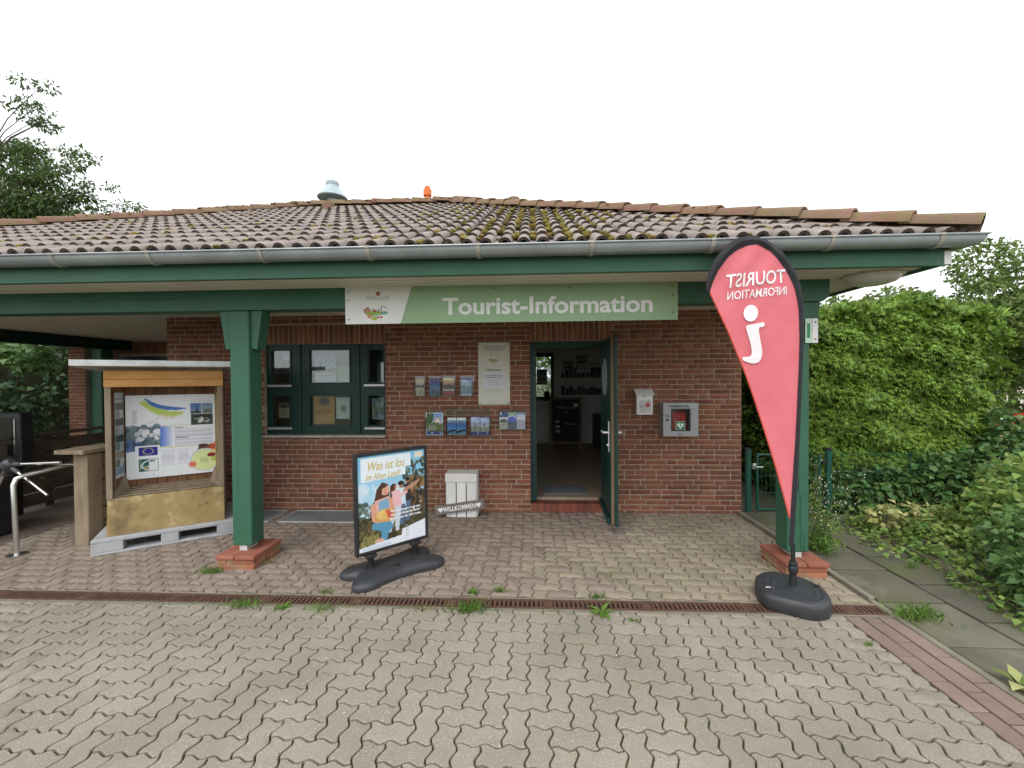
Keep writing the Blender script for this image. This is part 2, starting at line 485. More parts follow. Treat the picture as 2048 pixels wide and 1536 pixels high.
def fastmesh(name, verts, loops, sizes, mat, smooth=False):
    """verts (n,3) array, loops flat index array, sizes array of polygon sizes"""
    me = bpy.data.meshes.new(name)
    verts = np.asarray(verts, np.float32)
    loops = np.asarray(loops, np.int32)
    sizes = np.asarray(sizes, np.int32)
    me.vertices.add(len(verts))
    me.vertices.foreach_set('co', verts.ravel())
    me.loops.add(len(loops))
    me.loops.foreach_set('vertex_index', loops)
    me.polygons.add(len(sizes))
    st = np.concatenate(([0], np.cumsum(sizes)[:-1])).astype(np.int32)
    me.polygons.foreach_set('loop_start', st)
    me.polygons.foreach_set('loop_total', sizes)
    if smooth:
        me.polygons.foreach_set('use_smooth', np.ones(len(sizes), bool))
    me.update(calc_edges=True)
    me.validate()
    me.materials.append(mat)
    return me

def merge(items, name, mat):
    """items: list of (verts array, faces list, offset) joined into one mesh"""
    V, L, Z, o = [], [], [], 0
    for v, f, off in items:
        v = np.asarray(v, float) + np.asarray(off, float)
        V.append(v)
        for q in f:
            L.extend([i + o for i in q])
            Z.append(len(q))
        o += len(v)
    return fastmesh(name, np.concatenate(V), L, Z, mat)

def text(body, size, mat, parent, loc, rot=(PI / 2, 0, 0), align='CENTER', name='lettering', bold=0.0, shear=0.0, ext=0.0006, sx=1.0, space=1.0, mirror=False, link_it=True):
    cu = bpy.data.curves.new('lettering', 'FONT')
    cu.body = body
    cu.size = size
    cu.align_x = align
    cu.extrude = ext
    cu.offset = bold
    cu.shear = shear
    cu.space_character = space
    cu.resolution_u = 3
    ob = bpy.data.objects.new('lettering', cu)
    me = bpy.data.meshes.new_from_object(ob)
    bpy.data.objects.remove(ob)
    bpy.data.curves.remove(cu)
    me.name = name
    s = (-sx if mirror else sx)
    if s != 1.0:
        for q in me.vertices:
            q.co.x *= s
    me.materials.clear()
    me.materials.append(mat)
    return link(name, me, parent, loc, rot) if link_it else me

# --- flat print: a little canvas in python, laid on a fine grid of vertices
class Cv:
    def __init__(self, w, h, c):
        self.w, self.h = w, h
        self.a = np.empty((h, w, 3))
        self.a[:] = np.array(c) / 255.0
        self.X, self.Y = np.meshgrid((np.arange(w) + 0.5) / w, (np.arange(h) + 0.5) / h)

    def put(self, m, c, al=1.0):
        c = np.array(c) / 255.0
        m = m.astype(float)[..., None] * al
        self.a = self.a * (1 - m) + c * m
        return self

    def rect(self, x0, y0, x1, y1, c, al=1.0):
        return self.put((self.X >= x0) & (self.X < x1) & (self.Y >= y0) & (self.Y < y1), c, al)

    def ell(self, cx, cy, rx, ry, c, al=1.0, ang=0.0):
        dx, dy = self.X - cx, self.Y - cy
        ca, sa = math.cos(ang), math.sin(ang)
        u, v = (dx * ca + dy * sa) / rx, (-dx * sa + dy * ca) / ry
        return self.put(u * u + v * v < 1, c, al)

    def poly(self, pts, c, al=1.0):
        ins = np.zeros(self.X.shape, bool)
        n = len(pts)
        for i in range(n):
            x0, y0 = pts[i]
            x1, y1 = pts[(i + 1) % n]
            if y0 == y1:
                continue
            cond = ((y0 > self.Y) != (y1 > self.Y)) & (self.X < (x1 - x0) * (self.Y - y0) / (y1 - y0) + x0)
            ins ^= cond
        return self.put(ins, c, al)

    def grad(self, x0, y0, x1, y1, c0, c1, vert=True):
        m = (self.X >= x0) & (self.X < x1) & (self.Y >= y0) & (self.Y < y1)
        t = ((self.Y - y0) / (y1 - y0) if vert else (self.X - x0) / (x1 - x0)).clip(0, 1)[..., None]
        c = (np.array(c0) * (1 - t) + np.array(c1) * t) / 255.0
        self.a = np.where(m[..., None], c, self.a)
        return self

    def blobs(self, x0, y0, x1, y1, n, r, cols, asp=1.0, al=0.8):
        for _ in range(n):
            c = cols[RS.randint(len(cols))]
            rr = r * RS.uniform(0.4, 1.3)
            self.ell(RS.uniform(x0, x1), RS.uniform(y0, y1), rr, rr * asp, c, al, RS.uniform(0, 3))
        return self

    def lines(self, x0, y0, x1, n, pitch, c, th=0.4, al=0.8, rag=0.25):
        for k in range(n):
            e = x1 - (x1 - x0) * RS.uniform(0, rag)
            self.rect(x0, y0 + k * pitch, e, y0 + k * pitch + pitch * th, c, al)
        return self

    def mesh(self, name, wid, hei, mat):
        h, w = self.h, self.w
        u = np.linspace(-wid / 2, wid / 2, w)
        v = np.linspace(hei / 2, -hei / 2, h)
        U, Vv = np.meshgrid(u, v)
        vs = np.stack([U, np.zeros_like(U), Vv], -1).reshape(-1, 3)
        i = np.arange(h * w).reshape(h, w)
        q = np.stack([i[1:, :-1], i[1:, 1:], i[:-1, 1:], i[:-1, :-1]], -1).reshape(-1, 4)
        me = fastmesh(name, vs, q.ravel(), np.full(len(q), 4), mat)
        at = me.color_attributes.new('ink', 'FLOAT_COLOR', 'POINT')
        c = np.ones((h * w, 4), np.float32)
        c[:, :3] = lin(self.a.reshape(-1, 3).clip(0, 1))
        at.data.foreach_set('color', c.ravel())
        return me

def poster(cv, wid, hei, parent, loc, name='print', rot=None, mat=None):
    return link(name, cv.mesh(name, wid, hei, mat or T['print']), parent, loc, rot)

def logo_canvas(w, h, bgc):
    c = Cv(w, h, bgc)
    c.poly([(0.02, 0.42), (0.22, 0.24), (0.36, 0.5), (0.1, 0.62)], (150, 105, 85))
    c.poly([(0.06, 0.44), (0.22, 0.30), (0.31, 0.49), (0.12, 0.58)], (178, 130, 108))
    c.ell(0.48, 0.60, 0.36, 0.13, (150, 170, 70), 1, -0.12)
    c.ell(0.85, 0.58, 0.13, 0.09, (120, 160, 165))
    c.ell(0.47, 0.47, 0.09, 0.07, (170, 95, 70))
    c.rect(0.39, 0.34, 0.42, 0.48, (95, 130, 130))
    c.rect(0.60, 0.34, 0.64, 0.50, (100, 130, 150))
    c.rect(0.70, 0.22, 0.755, 0.54, (70, 60, 55))
    for k in range(3):
        c.rect(0.70, 0.27 + k * 0.1, 0.755, 0.31 + k * 0.1, (225, 225, 220))
    c.poly([(0.80, 0.22), (0.98, 0.34), (0.97, 0.36), (0.79, 0.26)], (90, 85, 80))
    c.poly([(0.40, 0.66), (0.52, 0.66), (0.46, 0.78)], (140, 190, 185))
    c.poly([(0.54, 0.64), (0.66, 0.64), (0.60, 0.78)], (150, 195, 190))
    c.ell(0.27, 0.76, 0.085, 0.085, (205, 135, 105))
    c.ell(0.46, 0.86, 0.12, 0.10, (168, 185, 80))
    c.ell(0.60, 0.80, 0.05, 0.05, (150, 80, 60))
    c.ell(0.72, 0.79, 0.055, 0.055, (200, 75, 85))
    return c

# ------------------------------------------------------------------ foliage helpers
def rand_unit(n):
    v = RS.normal(size=(n, 3))
    return v / np.linalg.norm(v, axis=1, keepdims=True)

def norm(v):
    return v / np.maximum(np.linalg.norm(v, axis=1, keepdims=True), 1e-9)

def leaf_mesh(name, P, D, N, ln, wd, mat, bend=0.25):
    """one folded 4-triangle leaf at every point P, along D, facing N"""
    n = len(P)
    D = norm(D)
    Sx = norm(np.cross(D, N))
    N = np.cross(Sx, D)
    ln = np.broadcast_to(np.asarray(ln, float), (n,))[:, None]
    wd = np.broadcast_to(np.asarray(wd, float), (n,))[:, None]
    a = P
    m = P + D * ln * 0.5 + N * ln * 0.06
    t = P + D * ln - N * ln * bend
    l1 = P + D * ln * 0.42 - Sx * wd * 0.5 + N * wd * 0.12
    r1 = P + D * ln * 0.42 + Sx * wd * 0.5 + N * wd * 0.12
    V = np.stack([a, l1, m, r1, t], 1).reshape(-1, 3)
    b = np.arange(n)[:, None] * 5
    F = np.concatenate([b + np.array([[0, 2, 1]]), b + np.array([[0, 3, 2]]), b + np.array([[1, 2, 4]]), b + np.array([[2, 3, 4]])], 1).reshape(-1)
    return fastmesh(name, V, F, np.full(n * 4, 3), mat)

def spray_mesh(name, P, D, N, size, mat, fingers=5):
    """flat fan of scale-leaf twigs, drooping at the tips (hedge cypress)"""
    n = len(P)
    D = norm(D)
    Sx = norm(np.cross(D, N))
    N = np.cross(Sx, D)
    size = np.broadcast_to(np.asarray(size, float), (n,))[:, None]
    Vs, Fs, off = [], [], 0
    for k in range(fingers):
        t = (k / (fingers - 1) - 0.5) * 2
        ang = t * 0.85
        d = D * math.cos(ang) + Sx * math.sin(ang)
        s = np.cross(N, d)
        L = size * (1.0 - 0.35 * abs(t)) * RS.uniform(0.8, 1.15, (n, 1))
        w = size * 0.13
        a = P + d * L * 0.08
        l1 = P + d * L * 0.55 - s * w
        r1 = P + d * L * 0.55 + s * w
        tip = P + d * L - N * L * 0.35
        Vs.append(np.stack([a, l1, tip, r1], 1).reshape(-1, 3))
        Fs.append((off + np.arange(n)[:, None] * 4 + np.array([[0, 1, 2, 3]])).reshape(-1))
        off += n * 4
    return fastmesh(name, np.concatenate(Vs), np.concatenate(Fs), np.full(n * fingers, 4), mat)

def crown_points(blobs, n, shell=0.75):
    """points spread through a set of ellipsoids, mostly near their surface; returns points and outward directions"""
    w = np.array([b[3] * b[4] + b[3] * b[5] for b in blobs])
    idx = RS.choice(len(blobs), n, p=w / w.sum())
    B = np.array(blobs)[idx]
    u = rand_unit(n)
    r = RS.uniform(0, 1, (n, 1)) ** 0.4 * (1 - shell) + shell
    r *= RS.uniform(0.55, 1.0, (n, 1)) ** 0.25
    return B[:, :3] + u * r * B[:, 3:6], u

# ================================================================== SETTING: ground
def struct(o, kind='structure'):
    o['kind'] = kind
    return o

def sheet(name, x0, y0, x1, y1, z, mat, th=0.0):
    b = MB()
    if th:
        b.box((x0, y0, z - th), (x1, y1, z))
    else:
        b.quad((x0, y0, z), (x1, y0, z), (x1, y1, z), (x0, y1, z))
    return struct(b.build(name, mat))

sheet('ground', -400, -300, 400, 500, -0.32, T['soil'])
sheet('terrace_ground', -30, -12, 2.42, 14, -0.045, T['soil'], 0.27)
sheet('garden_ground', 2.47, -12, 8.6, 14, -0.012, T['soil'], 0.30)
sheet('parking_lot', 8.6, -20, 60, 60, -0.20, T['lot'], 0.1)

# ---- interlocking wave pavers laid in herringbone
A = 0.1065
AMP = 0.0112
def wav(t):
    t = t % 1.0
    k = [(0, 0), (0.12, .72), (0.28, 1), (0.40, .5), (0.60, -.5), (0.72, -1), (0.88, -.72), (1, 0)]
    for (a, p), (b, q) in zip(k, k[1:]):
        if t <= b:
            return p + (q - p) * (t - a) / (b - a)
    return 0.0
TS = (0, 0.12, 0.28, 0.5, 0.72, 0.88)

def paver_outline(w, h):
    pts = []
    for i in range(w):
        for t in TS:
            pts.append(((i + t) * A, AMP * wav(t)))
    for j in range(h):
        for t in TS:
            pts.append((w * A - AMP * wav(t), (j + t) * A))
    for i in range(w):
        for t in TS:
            tt = 1 - t
            pts.append(((w - 1 - i + tt) * A, h * A + AMP * wav(tt % 1.0 if t else 0)))
    for j in range(h):
        for t in TS:
            tt = 1 - t
            pts.append((-AMP * wav(tt % 1.0 if t else 0), (h - 1 - j + tt) * A))
    return pts

def inset(pts, d):
    n = len(pts)
    out = []
    for i in range(n):
        p0, p1, p2 = Vector(pts[i - 1]), Vector(pts[i]), Vector(pts[(i + 1) % n])
        e1, e2 = (p1 - p0), (p2 - p1)
        if e1.length < 1e-7 or e2.length < 1e-7:
            out.append(tuple(p1))
            continue
        e1.normalize()
        e2.normalize()
        nn = Vector((-e1.y - e2.y, e1.x + e2.x))
        if nn.length < 1e-6:
            nn = Vector((-e1.y, e1.x))
        nn.normalize()
        c = max(0.5, nn.dot(Vector((-e1.y, e1.x))))
        out.append(tuple(p1 + nn * (d / c)))
    return out

def clip_poly(pts, x0, y0, x1, y1):
    def cl(ps, f, g):
        o = []
        for i in range(len(ps)):
            a, b = ps[i - 1], ps[i]
            fa, fb = f(a), f(b)
            if (fa >= 0) != (fb >= 0):
                t = fa / (fa - fb)
                o.append((a[0] + (b[0] - a[0]) * t, a[1] + (b[1] - a[1]) * t))
            if fb >= 0:
                o.append(b)
        return o
    for f in (lambda p: p[0] - x0, lambda p: x1 - p[0], lambda p: p[1] - y0, lambda p: y1 - p[1]):
        if len(pts) < 3:
            return []
        pts = cl(pts, f, None)
    return pts

def paver_solid(outl, joint=0.0045, bev=0.0032, dep=0.024):
    o = inset(outl, joint)
    i = inset(outl, joint + bev)
    n = len(o)
    V = [(p[0], p[1], -dep) for p in o] + [(p[0], p[1], -bev * 0.7) for p in o] + [(p[0], p[1], 0.0) for p in i]
    F = []
    for k in range(n):
        k2 = (k + 1) % n
        F.append((k, k2, n + k2, n + k))
        F.append((n + k, n + k2, 2 * n + k2, 2 * n + k))
    F.append(tuple(2 * n + k for k in range(n)))
    return V, F

def herring(x0, y0, x1, y1, ox, oy):
    """yield (x, y, vertical?) origins of pavers whose cells meet the area"""
    i0, i1 = int((x0 - ox) / A) - 3, int((x1 - ox) / A) + 3
    j0, j1 = int((y0 - oy) / A) - 3, int((y1 - oy) / A) + 3
    for i in range(i0, i1):
        for j in range(j0, j1):
            k = (i + j) % 4
            if k == 0:
                yield ox + i * A, oy + j * A, False
            elif k == 2:
                yield ox + i * A, oy + j * A, True

PH = paver_solid(paver_outline(2, 1))
PV = paver_solid(paver_outline(1, 2))
def paving(name, jointmat, mats, area, ox, oy, n_single, ratio):
    x0, y0, x1, y1 = area
    base = struct(MB().quad((x0, y0, -0.015), (x1, y0, -0.015), (x1, y1, -0.015), (x0, y1, -0.015)).build(name, jointmat))
    full, cut = [], []
    for x, y, v in herring(x0, y0, x1, y1, ox, oy):
        w, h = (A, 2 * A) if v else (2 * A, A)
        if x > x1 or y > y1 or x + w < x0 or y + h < y0:
            continue
        if x - AMP >= x0 and y - AMP >= y0 and x + w + AMP <= x1 and y + h + AMP <= y1:
            full.append((x, y, v))
        else:
            p = clip_poly([(a + x, b + y) for a, b in paver_outline(1 if v else 2, 2 if v else 1)], x0, y0, x1, y1)
            q = [p[i] for i in range(len(p)) if math.dist(p[i], p[i - 1]) > 0.002] if len(p) > 2 else []
            if len(q) > 2:
                ar = abs(sum(q[i - 1][0] * q[i][1] - q[i][0] * q[i - 1][1] for i in range(len(q)))) / 2
                if ar > 0.0012:
                    cut.append(q)
    def vis(t):
        x, y = t[0] + A, t[1] + A / 2
        d = y - CAM_Y
        return (d < 1.68 or abs(x) > 1.3 * d, d)
    full.sort(key=vis)
    for gi, mat in enumerate(mats):
        pass
    mh = {}
    def pm(v, mat):
        if (v, mat.name) not in mh:
            V, F = PV if v else PH
            b = MB().add(V, F)
            mh[(v, mat.name)] = b.mesh('paver', mat)
        return mh[(v, mat.name)]
    rest = {}
    for k, (x, y, v) in enumerate(full):
        mat = mats[0] if len(mats) == 1 else mats[ratio(x, y)]
        z = RS.uniform(-0.0022, 0.0022)
        if k < n_single:
            o = link('paver', pm(v, mat), base, (x, y, z), (RS.uniform(-.007, .007), RS.uniform(-.007, .007), RS.uniform(-.006, .006)))
        else:
            V, F = PV if v else PH
            rest.setdefault(mat.name, (mat, []))[1].append((np.array(V) + RS.uniform(-.0012, .0012, (1, 3)), F, (x, y, z)))
    for p in cut:
        V, F = paver_solid(p)
        x, y = p[0]
        mat = mats[0] if len(mats) == 1 else mats[ratio(x, y)]
        rest.setdefault(mat.name, (mat, []))[1].append((np.array(V), F, (0, 0, RS.uniform(-.0015, .0015))))
    for mat, items in rest.values():
        o = link('paver_field', merge(items, 'paver_field', mat), base)
        o['kind'] = 'stuff'
    return base

OX, OY = -0.247, -3.00
paving('forecourt_pavement', T['joint'], [T['paver']], (-6.2, -3.75, 2.10, -2.205), OX, OY, 300, None)
def which(x, y):
    t = x + 0.55 * math.sin(y * 3.1) + RS.uniform(-.45, .45) - (0.75 if y > -1.0 else 0.45)
    return 1 if t > 0 else 0
paving('covered_pavement', T['joint2'], [T['paver2'], T['paver3']], (-5.34, -2.045, 2.42, 0.0), OX + 0.03, OY + 0.02, 0, which)

# the passage floor left of the paving, with its lighter concrete band
sheet('passage_floor', -14, -2.2, -5.345, 6, 0.0, T['passage'], 0.03)
sheet('concrete_band', -5.34, 0.002, -4.64, 2.9, 0.0, T['kerb'], 0.03)

# ---- drain channel
drain = thing('drain_channel', 'long rusty iron slotted drain crossing the paving in front of the eaves', 'drain', (0, 0, 0))
b = MB()
b.box((-6.2, -2.205, -0.10), (2.50, -2.190, -0.001))
b.box((-6.2, -2.060, -0.10), (2.50, -2.045, -0.001))
b.box((-6.2, -2.189, -0.12), (2.50, -2.061, -0.07))
b.build('channel', T['kerb'], drain)
def grate(x0, x1):
    g = MB()
    g.box((x0 + .003, -2.187, -0.022), (x1 - .003, -2.168, 0.001))
    g.box((x0 + .003, -2.082, -0.022), (x1 - .003, -2.063, 0.001))
    n = int(round((x1 - x0) / 0.0335))
    for k in range(n):
        x = x0 + (k + 0.5) * (x1 - x0) / n
        w = 0.0098 if 0 < k < n - 1 else 0.018
        g.box((x - w, -2.168, -0.020), (x + w, -2.082, -0.0005 - 0.001 * (k % 2)))
    g.xf(Matrix.Translation((0, 0, RS.uniform(-.002, .002))))
    return g.build('grate', T['iron'], drain)
x = -6.2
while x < 2.45:
    grate(x, min(x + 0.70, 2.49))
    x += 0.70

# ---- kerb, brick edging, slab path
ke = struct(MB().box((2.425, -7, -0.2), (2.47, -4.001, 0.008)).build('kerb', T['kerb']))
y = -4.0
kme = MB().box((2.425, 0, -0.2), (2.47, 0.995, 0.038), 0.006).mesh('kerb_stone', T['kerb'])
while y < -0.05:
    L = min(1.0, -0.02 - y)
    if L > 0.99:
        link('kerb_stone', kme, ke, (0, y, RS.uniform(-.003, .003) - (.030 if y < -2.2 else .010 if y < -1.2 else 0)))
    else:
        MB().box((2.425, y, -0.2), (2.47, y + L - .005, 0.036), 0.006).build('kerb_stone', T['kerb'], ke)
    y += 1.0
ed = struct(MB().quad((2.10, -5, -0.012), (2.425, -5, -0.012), (2.425, -2.206, -0.012), (2.10, -2.206, -0.012)).build('brick_edging', T['joint']))
em = MB().box((-0.0485, -0.1005, -0.05), (0.0485, 0.1005, 0.0), 0.004).mesh('brick', T['edging'])
for r in range(3):
    y = -2.31 - 0.07 * (r % 2)
    if r % 2:
        link('brick', MB().box((-0.0485, -0.030, -0.05), (0.0485, 0.030, 0.0), 0.004).mesh('brick', T['edging']), ed, (2.155 + r * 0.108, -2.244, 0))
    while y > -3.9:
        link('brick', em, ed, (2.155 + r * 0.108, y, RS.uniform(-.003, .002)), (RS.uniform(-.01, .01), RS.uniform(-.01, .01), RS.uniform(-.01, .01)))
        y -= 0.2075
sl = struct(MB().quad((2.47, -6, -0.009), (4.35, -6, -0.009), (4.35, -0.02, -0.006), (2.47, -0.02, -0.006)).build('slab_path', T['joint']))
for i in range(4):
    off = (0.0, 0.24, 0.11, 0.35)[i]
    y = -0.03 - off
    while y > -4.6:
        w = 0.46 if i < 3 else 0.38
        MB().box((0.004, -0.496, -0.05), (w - .004, -0.004, 0.0), 0.005)
        link('slab', MB().box((0.005, -0.494, -0.05), (w - .005, -0.006, 0.0), 0.005).mesh('slab', T['slab']), sl,
             (2.475 + i * 0.465, y, 0.028 - .022 * min(1, max(0, (-1.0 - y) / 1.3)) + RS.uniform(-.003, .003)), (RS.uniform(-.010, .010), RS.uniform(-.012, .012), RS.uniform(-.006, .006)))
        y -= 0.50
sheet('back_path', 2.50, 0.02, 3.34, 6.0, 0.0, T['slab'], 0.02)

# ================================================================== BUILDING
bd = thing('tourist_office', 'low brick tourist office with mossy tiled hip roof and green posts', 'building')
SOF = 2.43
# masonry with openings: window x -3.37..-1.82, z 0.95..2.08; door x -0.03..0.94, z 0.10..2.08
WX0, WX1, WZ0, WZ1 = -3.37, -1.82, 0.945, 2.08
DX0, DX1, DZ1 = -0.03, 0.94, 2.08
XL, XR = -4.63, 2.483
wb = MB()
y0, y1 = 0.0055, 0.30
for a, c in (((XL, -0.1), (WX0, SOF + .06)), ((WX0, -0.1), (WX1, WZ0 - 0.03)), ((WX0, WZ1), (WX1, SOF + .06)), ((WX1, -0.1), (DX0, SOF + .06)),
             ((DX0, DZ1), (DX1, SOF + .06)), ((DX1, -0.1), (XR, SOF + .06))):
    wb.box((a[0], y0, a[1]), (c[0], y1, c[1]))
wb.box((XL, y1, -0.1), (XL + .25, 4.8, SOF + .06))
wb.box((XR - .25, y1, -0.1), (XR, 4.8, SOF + .06))
wb.box((-9.0, 2.92, -0.1), (XL, 3.2, SOF + .06))
wall = wb.build('wall', T['mortar'], bd)

def brick_geo(L, H, dpt=0.016):
    j = lambda s=0.0013: RS.uniform(-s, s)
    e = 0.0045
    V = [(0, dpt, 0), (L, dpt, 0), (L, dpt, H), (0, dpt, H)]
    c = [(0, 0), (L, 0), (L, H), (0, H)]
    V += [(p[0] + j(), 0.0045 + j(.0008), p[1] + j()) for p in c]
    c2 = [(e, e), (L - e, e), (L - e, H - e), (e, H - e)]
    V += [(p[0] + j(.002), j(.0012), p[1] + j(.0018)) for p in c2]
    F = [(8, 9, 10, 11)]
    for k in range(4):
        k2 = (k + 1) % 4
        F.append((k, k2, 4 + k2, 4 + k))
        F.append((4 + k, 4 + k2, 8 + k2, 8 + k))
    return V, F
CH = 0.0605
BH = CH - 0.0105
ST = [brick_geo(0.2385, BH) for _ in range(8)]
HD = [brick_geo(0.1135, BH) for _ in range(5)]
SO = [brick_geo(0.052, 0.228) for _ in range(5)]
items = []
def spans(zc):
    s = [(XL, XR)]
    cuts = []
    if WZ0 - 0.03 < zc < WZ1 + 0.235:
        cuts.append((WX0, WX1))
    if zc < DZ1 + 0.235:
        cuts.append((DX0, DX1))
    for c0, c1 in cuts:
        s2 = []
        for a, c in s:
            if c1 <= a or c0 >= c:
                s2.append((a, c))
            else:
                if c0 - a > 0.01:
                    s2.append((a, c0))
                if c - c1 > 0.01:
                    s2.append((c1, c))
        s = s2
    return s
OFFS = [0.0, 0.1875, 0.50, 0.0625, 0.3125, 0.125, 0.4375, 0.25]
k = 0
z = -0.022
while z < SOF + 0.03:
    zc = z + BH / 2
    for (a, c) in spans(zc):
        x = XR - 0.625 * 14 + OFFS[k % 8]
        seq = 0
        while x < c:
            L = 0.125 if seq % 3 == 2 else 0.25
            p, q = max(x, a), min(x + L, c)
            if q - p > 0.035:
                gap = 0.011
                if abs(q - p - L) < 1e-6:
                    g = (HD if L < .2 else ST)
                    g = g[RS.randint(len(g))]
                    items.append(('H' if L < .2 else 'S', g, (p + gap / 2, 0, z)))
                else:
                    e0 = 0 if p > x + 1e-6 or p == a else gap / 2
                    items.append(('C', brick_geo(max(0.02, q - p - gap / 2 - (gap / 2 if q != c else 0)), BH), (p + (0 if p == a else gap / 2), 0, z)))
            x += L
            seq += 1
    k += 1
    z += CH
for (a, c, zz) in ((WX0, WX1, WZ1 + .004), (DX0, DX1, DZ1 + .004)):
    n = int((c - a) / 0.0625)
    for i in range(n):
        items.append(('V', SO[RS.randint(5)], (a + (i + 0.5) * (c - a) / n - 0.026, 0, zz)))
items.sort(key=lambda t: (t[2][2] > 2.08, (t[2][0] - 0.25) ** 2 + (t[2][2] - 1.2) ** 2 * 0.9 if t[2][2] < 2.08 else 9))
cache = {}
n = 0
rest = []
for typ, g, loc in items:
    loc2 = (loc[0], loc[1] + RS.uniform(-.0015, .0015), loc[2] + RS.uniform(-.0015, .0015))
    if n < 300:
        kk = id(g)
        if kk not in cache:
            cache[kk] = MB().add(*g).mesh('brick', T['brick'])
        link('brick', cache[kk], wall, loc2, (0, RS.uniform(-.005, .005), 0))
        n += 1
    else:
        rest.append((np.array(g[0]), g[1], loc2))
# the recessed wall at the back of the passage, seen under the canopy (same brick, only a few pixels each)
z = 0.0
while z < 2.15:
    x = -8.98 + (0.125 if int(z / CH) % 2 else 0)
    while x < XL - .25:
        if not (z > 1.15 and x > -8.3):
            rest.append((np.array(ST[RS.randint(8)][0]), ST[0][1], (x, 2.912, z)))
        x += 0.25
    z += CH
for i in range(66):
    rest.append((np.array(SO[RS.randint(5)][0]), SO[0][1], (-8.95 + i * 0.0645, 2.912, 2.18)))
o = link('brick_field', merge(rest, 'brick_field', T['brick']), wall)
o['kind'] = 'stuff'
MB().box((-8.2, 2.88, 1.2), (-4.9, 2.915, 2.12)).build('dark_window', T['dark'], bd)
# brick pier and green post at the far corner of the passage
pb = MB().box((-8.49, 2.21, -0.05), (-8.17, 2.50, SOF)).build('brick_pier', T['mortar'], bd)
z = 0.02
while z < 2.38:
    alt = int(z / CH) % 2
    for (x, L) in (((-8.49, 0.1135), (-8.365, 0.19)) if alt else ((-8.49, 0.19), (-8.29, 0.1135))):
        link('pier_brick', MB().add(*brick_geo(L, BH)).mesh('pier_brick', T['brick']), pb, (x, 2.204, z))
    z += CH
MB().box((-8.15, 2.28, -0.02), (-7.93, 2.52, SOF - .19), 0.01).build('back_post', T['greenpaint'], bd)
MB().box((-8.12, -1.35, SOF - .19), (-7.94, 2.9, SOF), 0.01).build('side_beam', T['greenframe'], bd)

# ---- inside of the office
FL = 0.12
fl = MB().box((-4.38, 0.22, FL - .06), (2.23, 4.8, FL)).build('floor', T['innerfloor'], bd)
ib = MB()
BY = 4.75
IX0, IX1, IZ0, IZ1 = -0.55, 0.50, 1.12, 2.22
for a, c in (((-4.38, FL), (IX0, SOF)), ((IX1, FL), (2.233, SOF)), ((IX0, FL), (IX1, IZ0)), ((IX0, IZ1), (IX1, SOF))):
    ib.box((a[0], BY, a[1]), (c[0], BY + .3, c[1]))
ib.box((-4.38, 0.302, FL), (-4.36, BY - .002, SOF))
ib.box((2.21, 0.302, FL), (2.233, BY - .002, SOF))
ib.box((-4.36, 0.302, FL), (-3.40, 0.32, SOF))
ib.box((1.02, 0.302, FL), (2.21, 0.32, SOF))
ib.build('inner_wall', T['innerwall'], bd)
MB().box((-4.38, 0.302, SOF - .02), (2.233, BY, SOF - .004)).build('inner_ceiling', T['innerwall'], bd)
w = MB()
for a, c in (((IX0, IZ0), (IX0 + .07, IZ1)), ((IX1 - .07, IZ0), (IX1, IZ1)), ((IX0 + .07, IZ0), (IX1 - .07, IZ0 + .08)), ((IX0 + .07, IZ1 - .09), (IX1 - .07, IZ1))):
    w.box((a[0], BY + .05, a[1]), (c[0], BY + .13, c[1]))
w2 = w.build('back_window', T['greenframe'], bd)
MB().box((IX0 + .07, BY + .085, IZ0 + .08), (IX1 - .07, BY + .092, IZ1 - .09)).build('pane', T['glass'], w2)
MB().box((IX0 - .05, BY - .18, IZ0 - .05), (IX1 + .05, BY + .04, IZ0 - .012)).build('inner_sill', T['white'], w2)

# ---- window
fr = MB()
FY0, FY1 = 0.06, 0.12
for a, c in ((WX0, -3.305), (-3.06, -2.81), (-2.295, -2.065), (-1.855, WX1)):
    fr.box((a, FY0, WZ0), (c, FY1, WZ1))
PX = [(-3.305, -3.06), (-2.81, -2.295), (-2.065, -1.855)]
PZ = [(1.055, 1.43), (1.595, 2.005)]
for a, c in PX:
    for z0, z1 in ((WZ0, 1.055), (1.43, 1.595), (2.005, WZ1)):
        fr.box((a, FY0, z0), (c, FY1, z1))
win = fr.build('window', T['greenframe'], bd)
for a, c in PX:
    for z0, z1 in PZ:
        e = 0.018
        m = MB()
        m.box((a - e, FY0 - .012, z0 - e), (a, FY0 - .001, z1 + e))
        m.box((c, FY0 - .012, z0 - e), (min(c + e, WX1 - .002), FY0 - .001, z1 + e))
        m.box((a, FY0 - .012, z0 - e), (c, FY0 - .001, z0))
        m.box((a, FY0 - .012, z1), (c, FY0 - .001, z1 + e))
        m.build('sash', T['greenframe'], win)
        MB().box((a, FY0 + .022, z0), (c, FY0 + .028, z1)).build('pane', T['glass'], win)
for x in (-2.935, -2.18):
    MB().box((x - .018, FY0 - .02, WZ0 + .01), (x + .018, FY0 - .013, WZ1 - .01), .003).build('cover_strip', T['greenframe'], win)
for (a, c) in ((-3.335, -3.03), (-2.10, -1.835)):
    for zz in (1.545, 1.008):
        MB().box((a, FY0 - .045, zz), (c, FY0 - .013, zz + .028), .003).build('rain_strip', T['alu'], win)
MB().box((WX0 - .03, -0.045, WZ0 - .032), (WX1 + .004, 0.30, WZ0 - .002), .003).build('window_sill', T['sillstone'], bd)

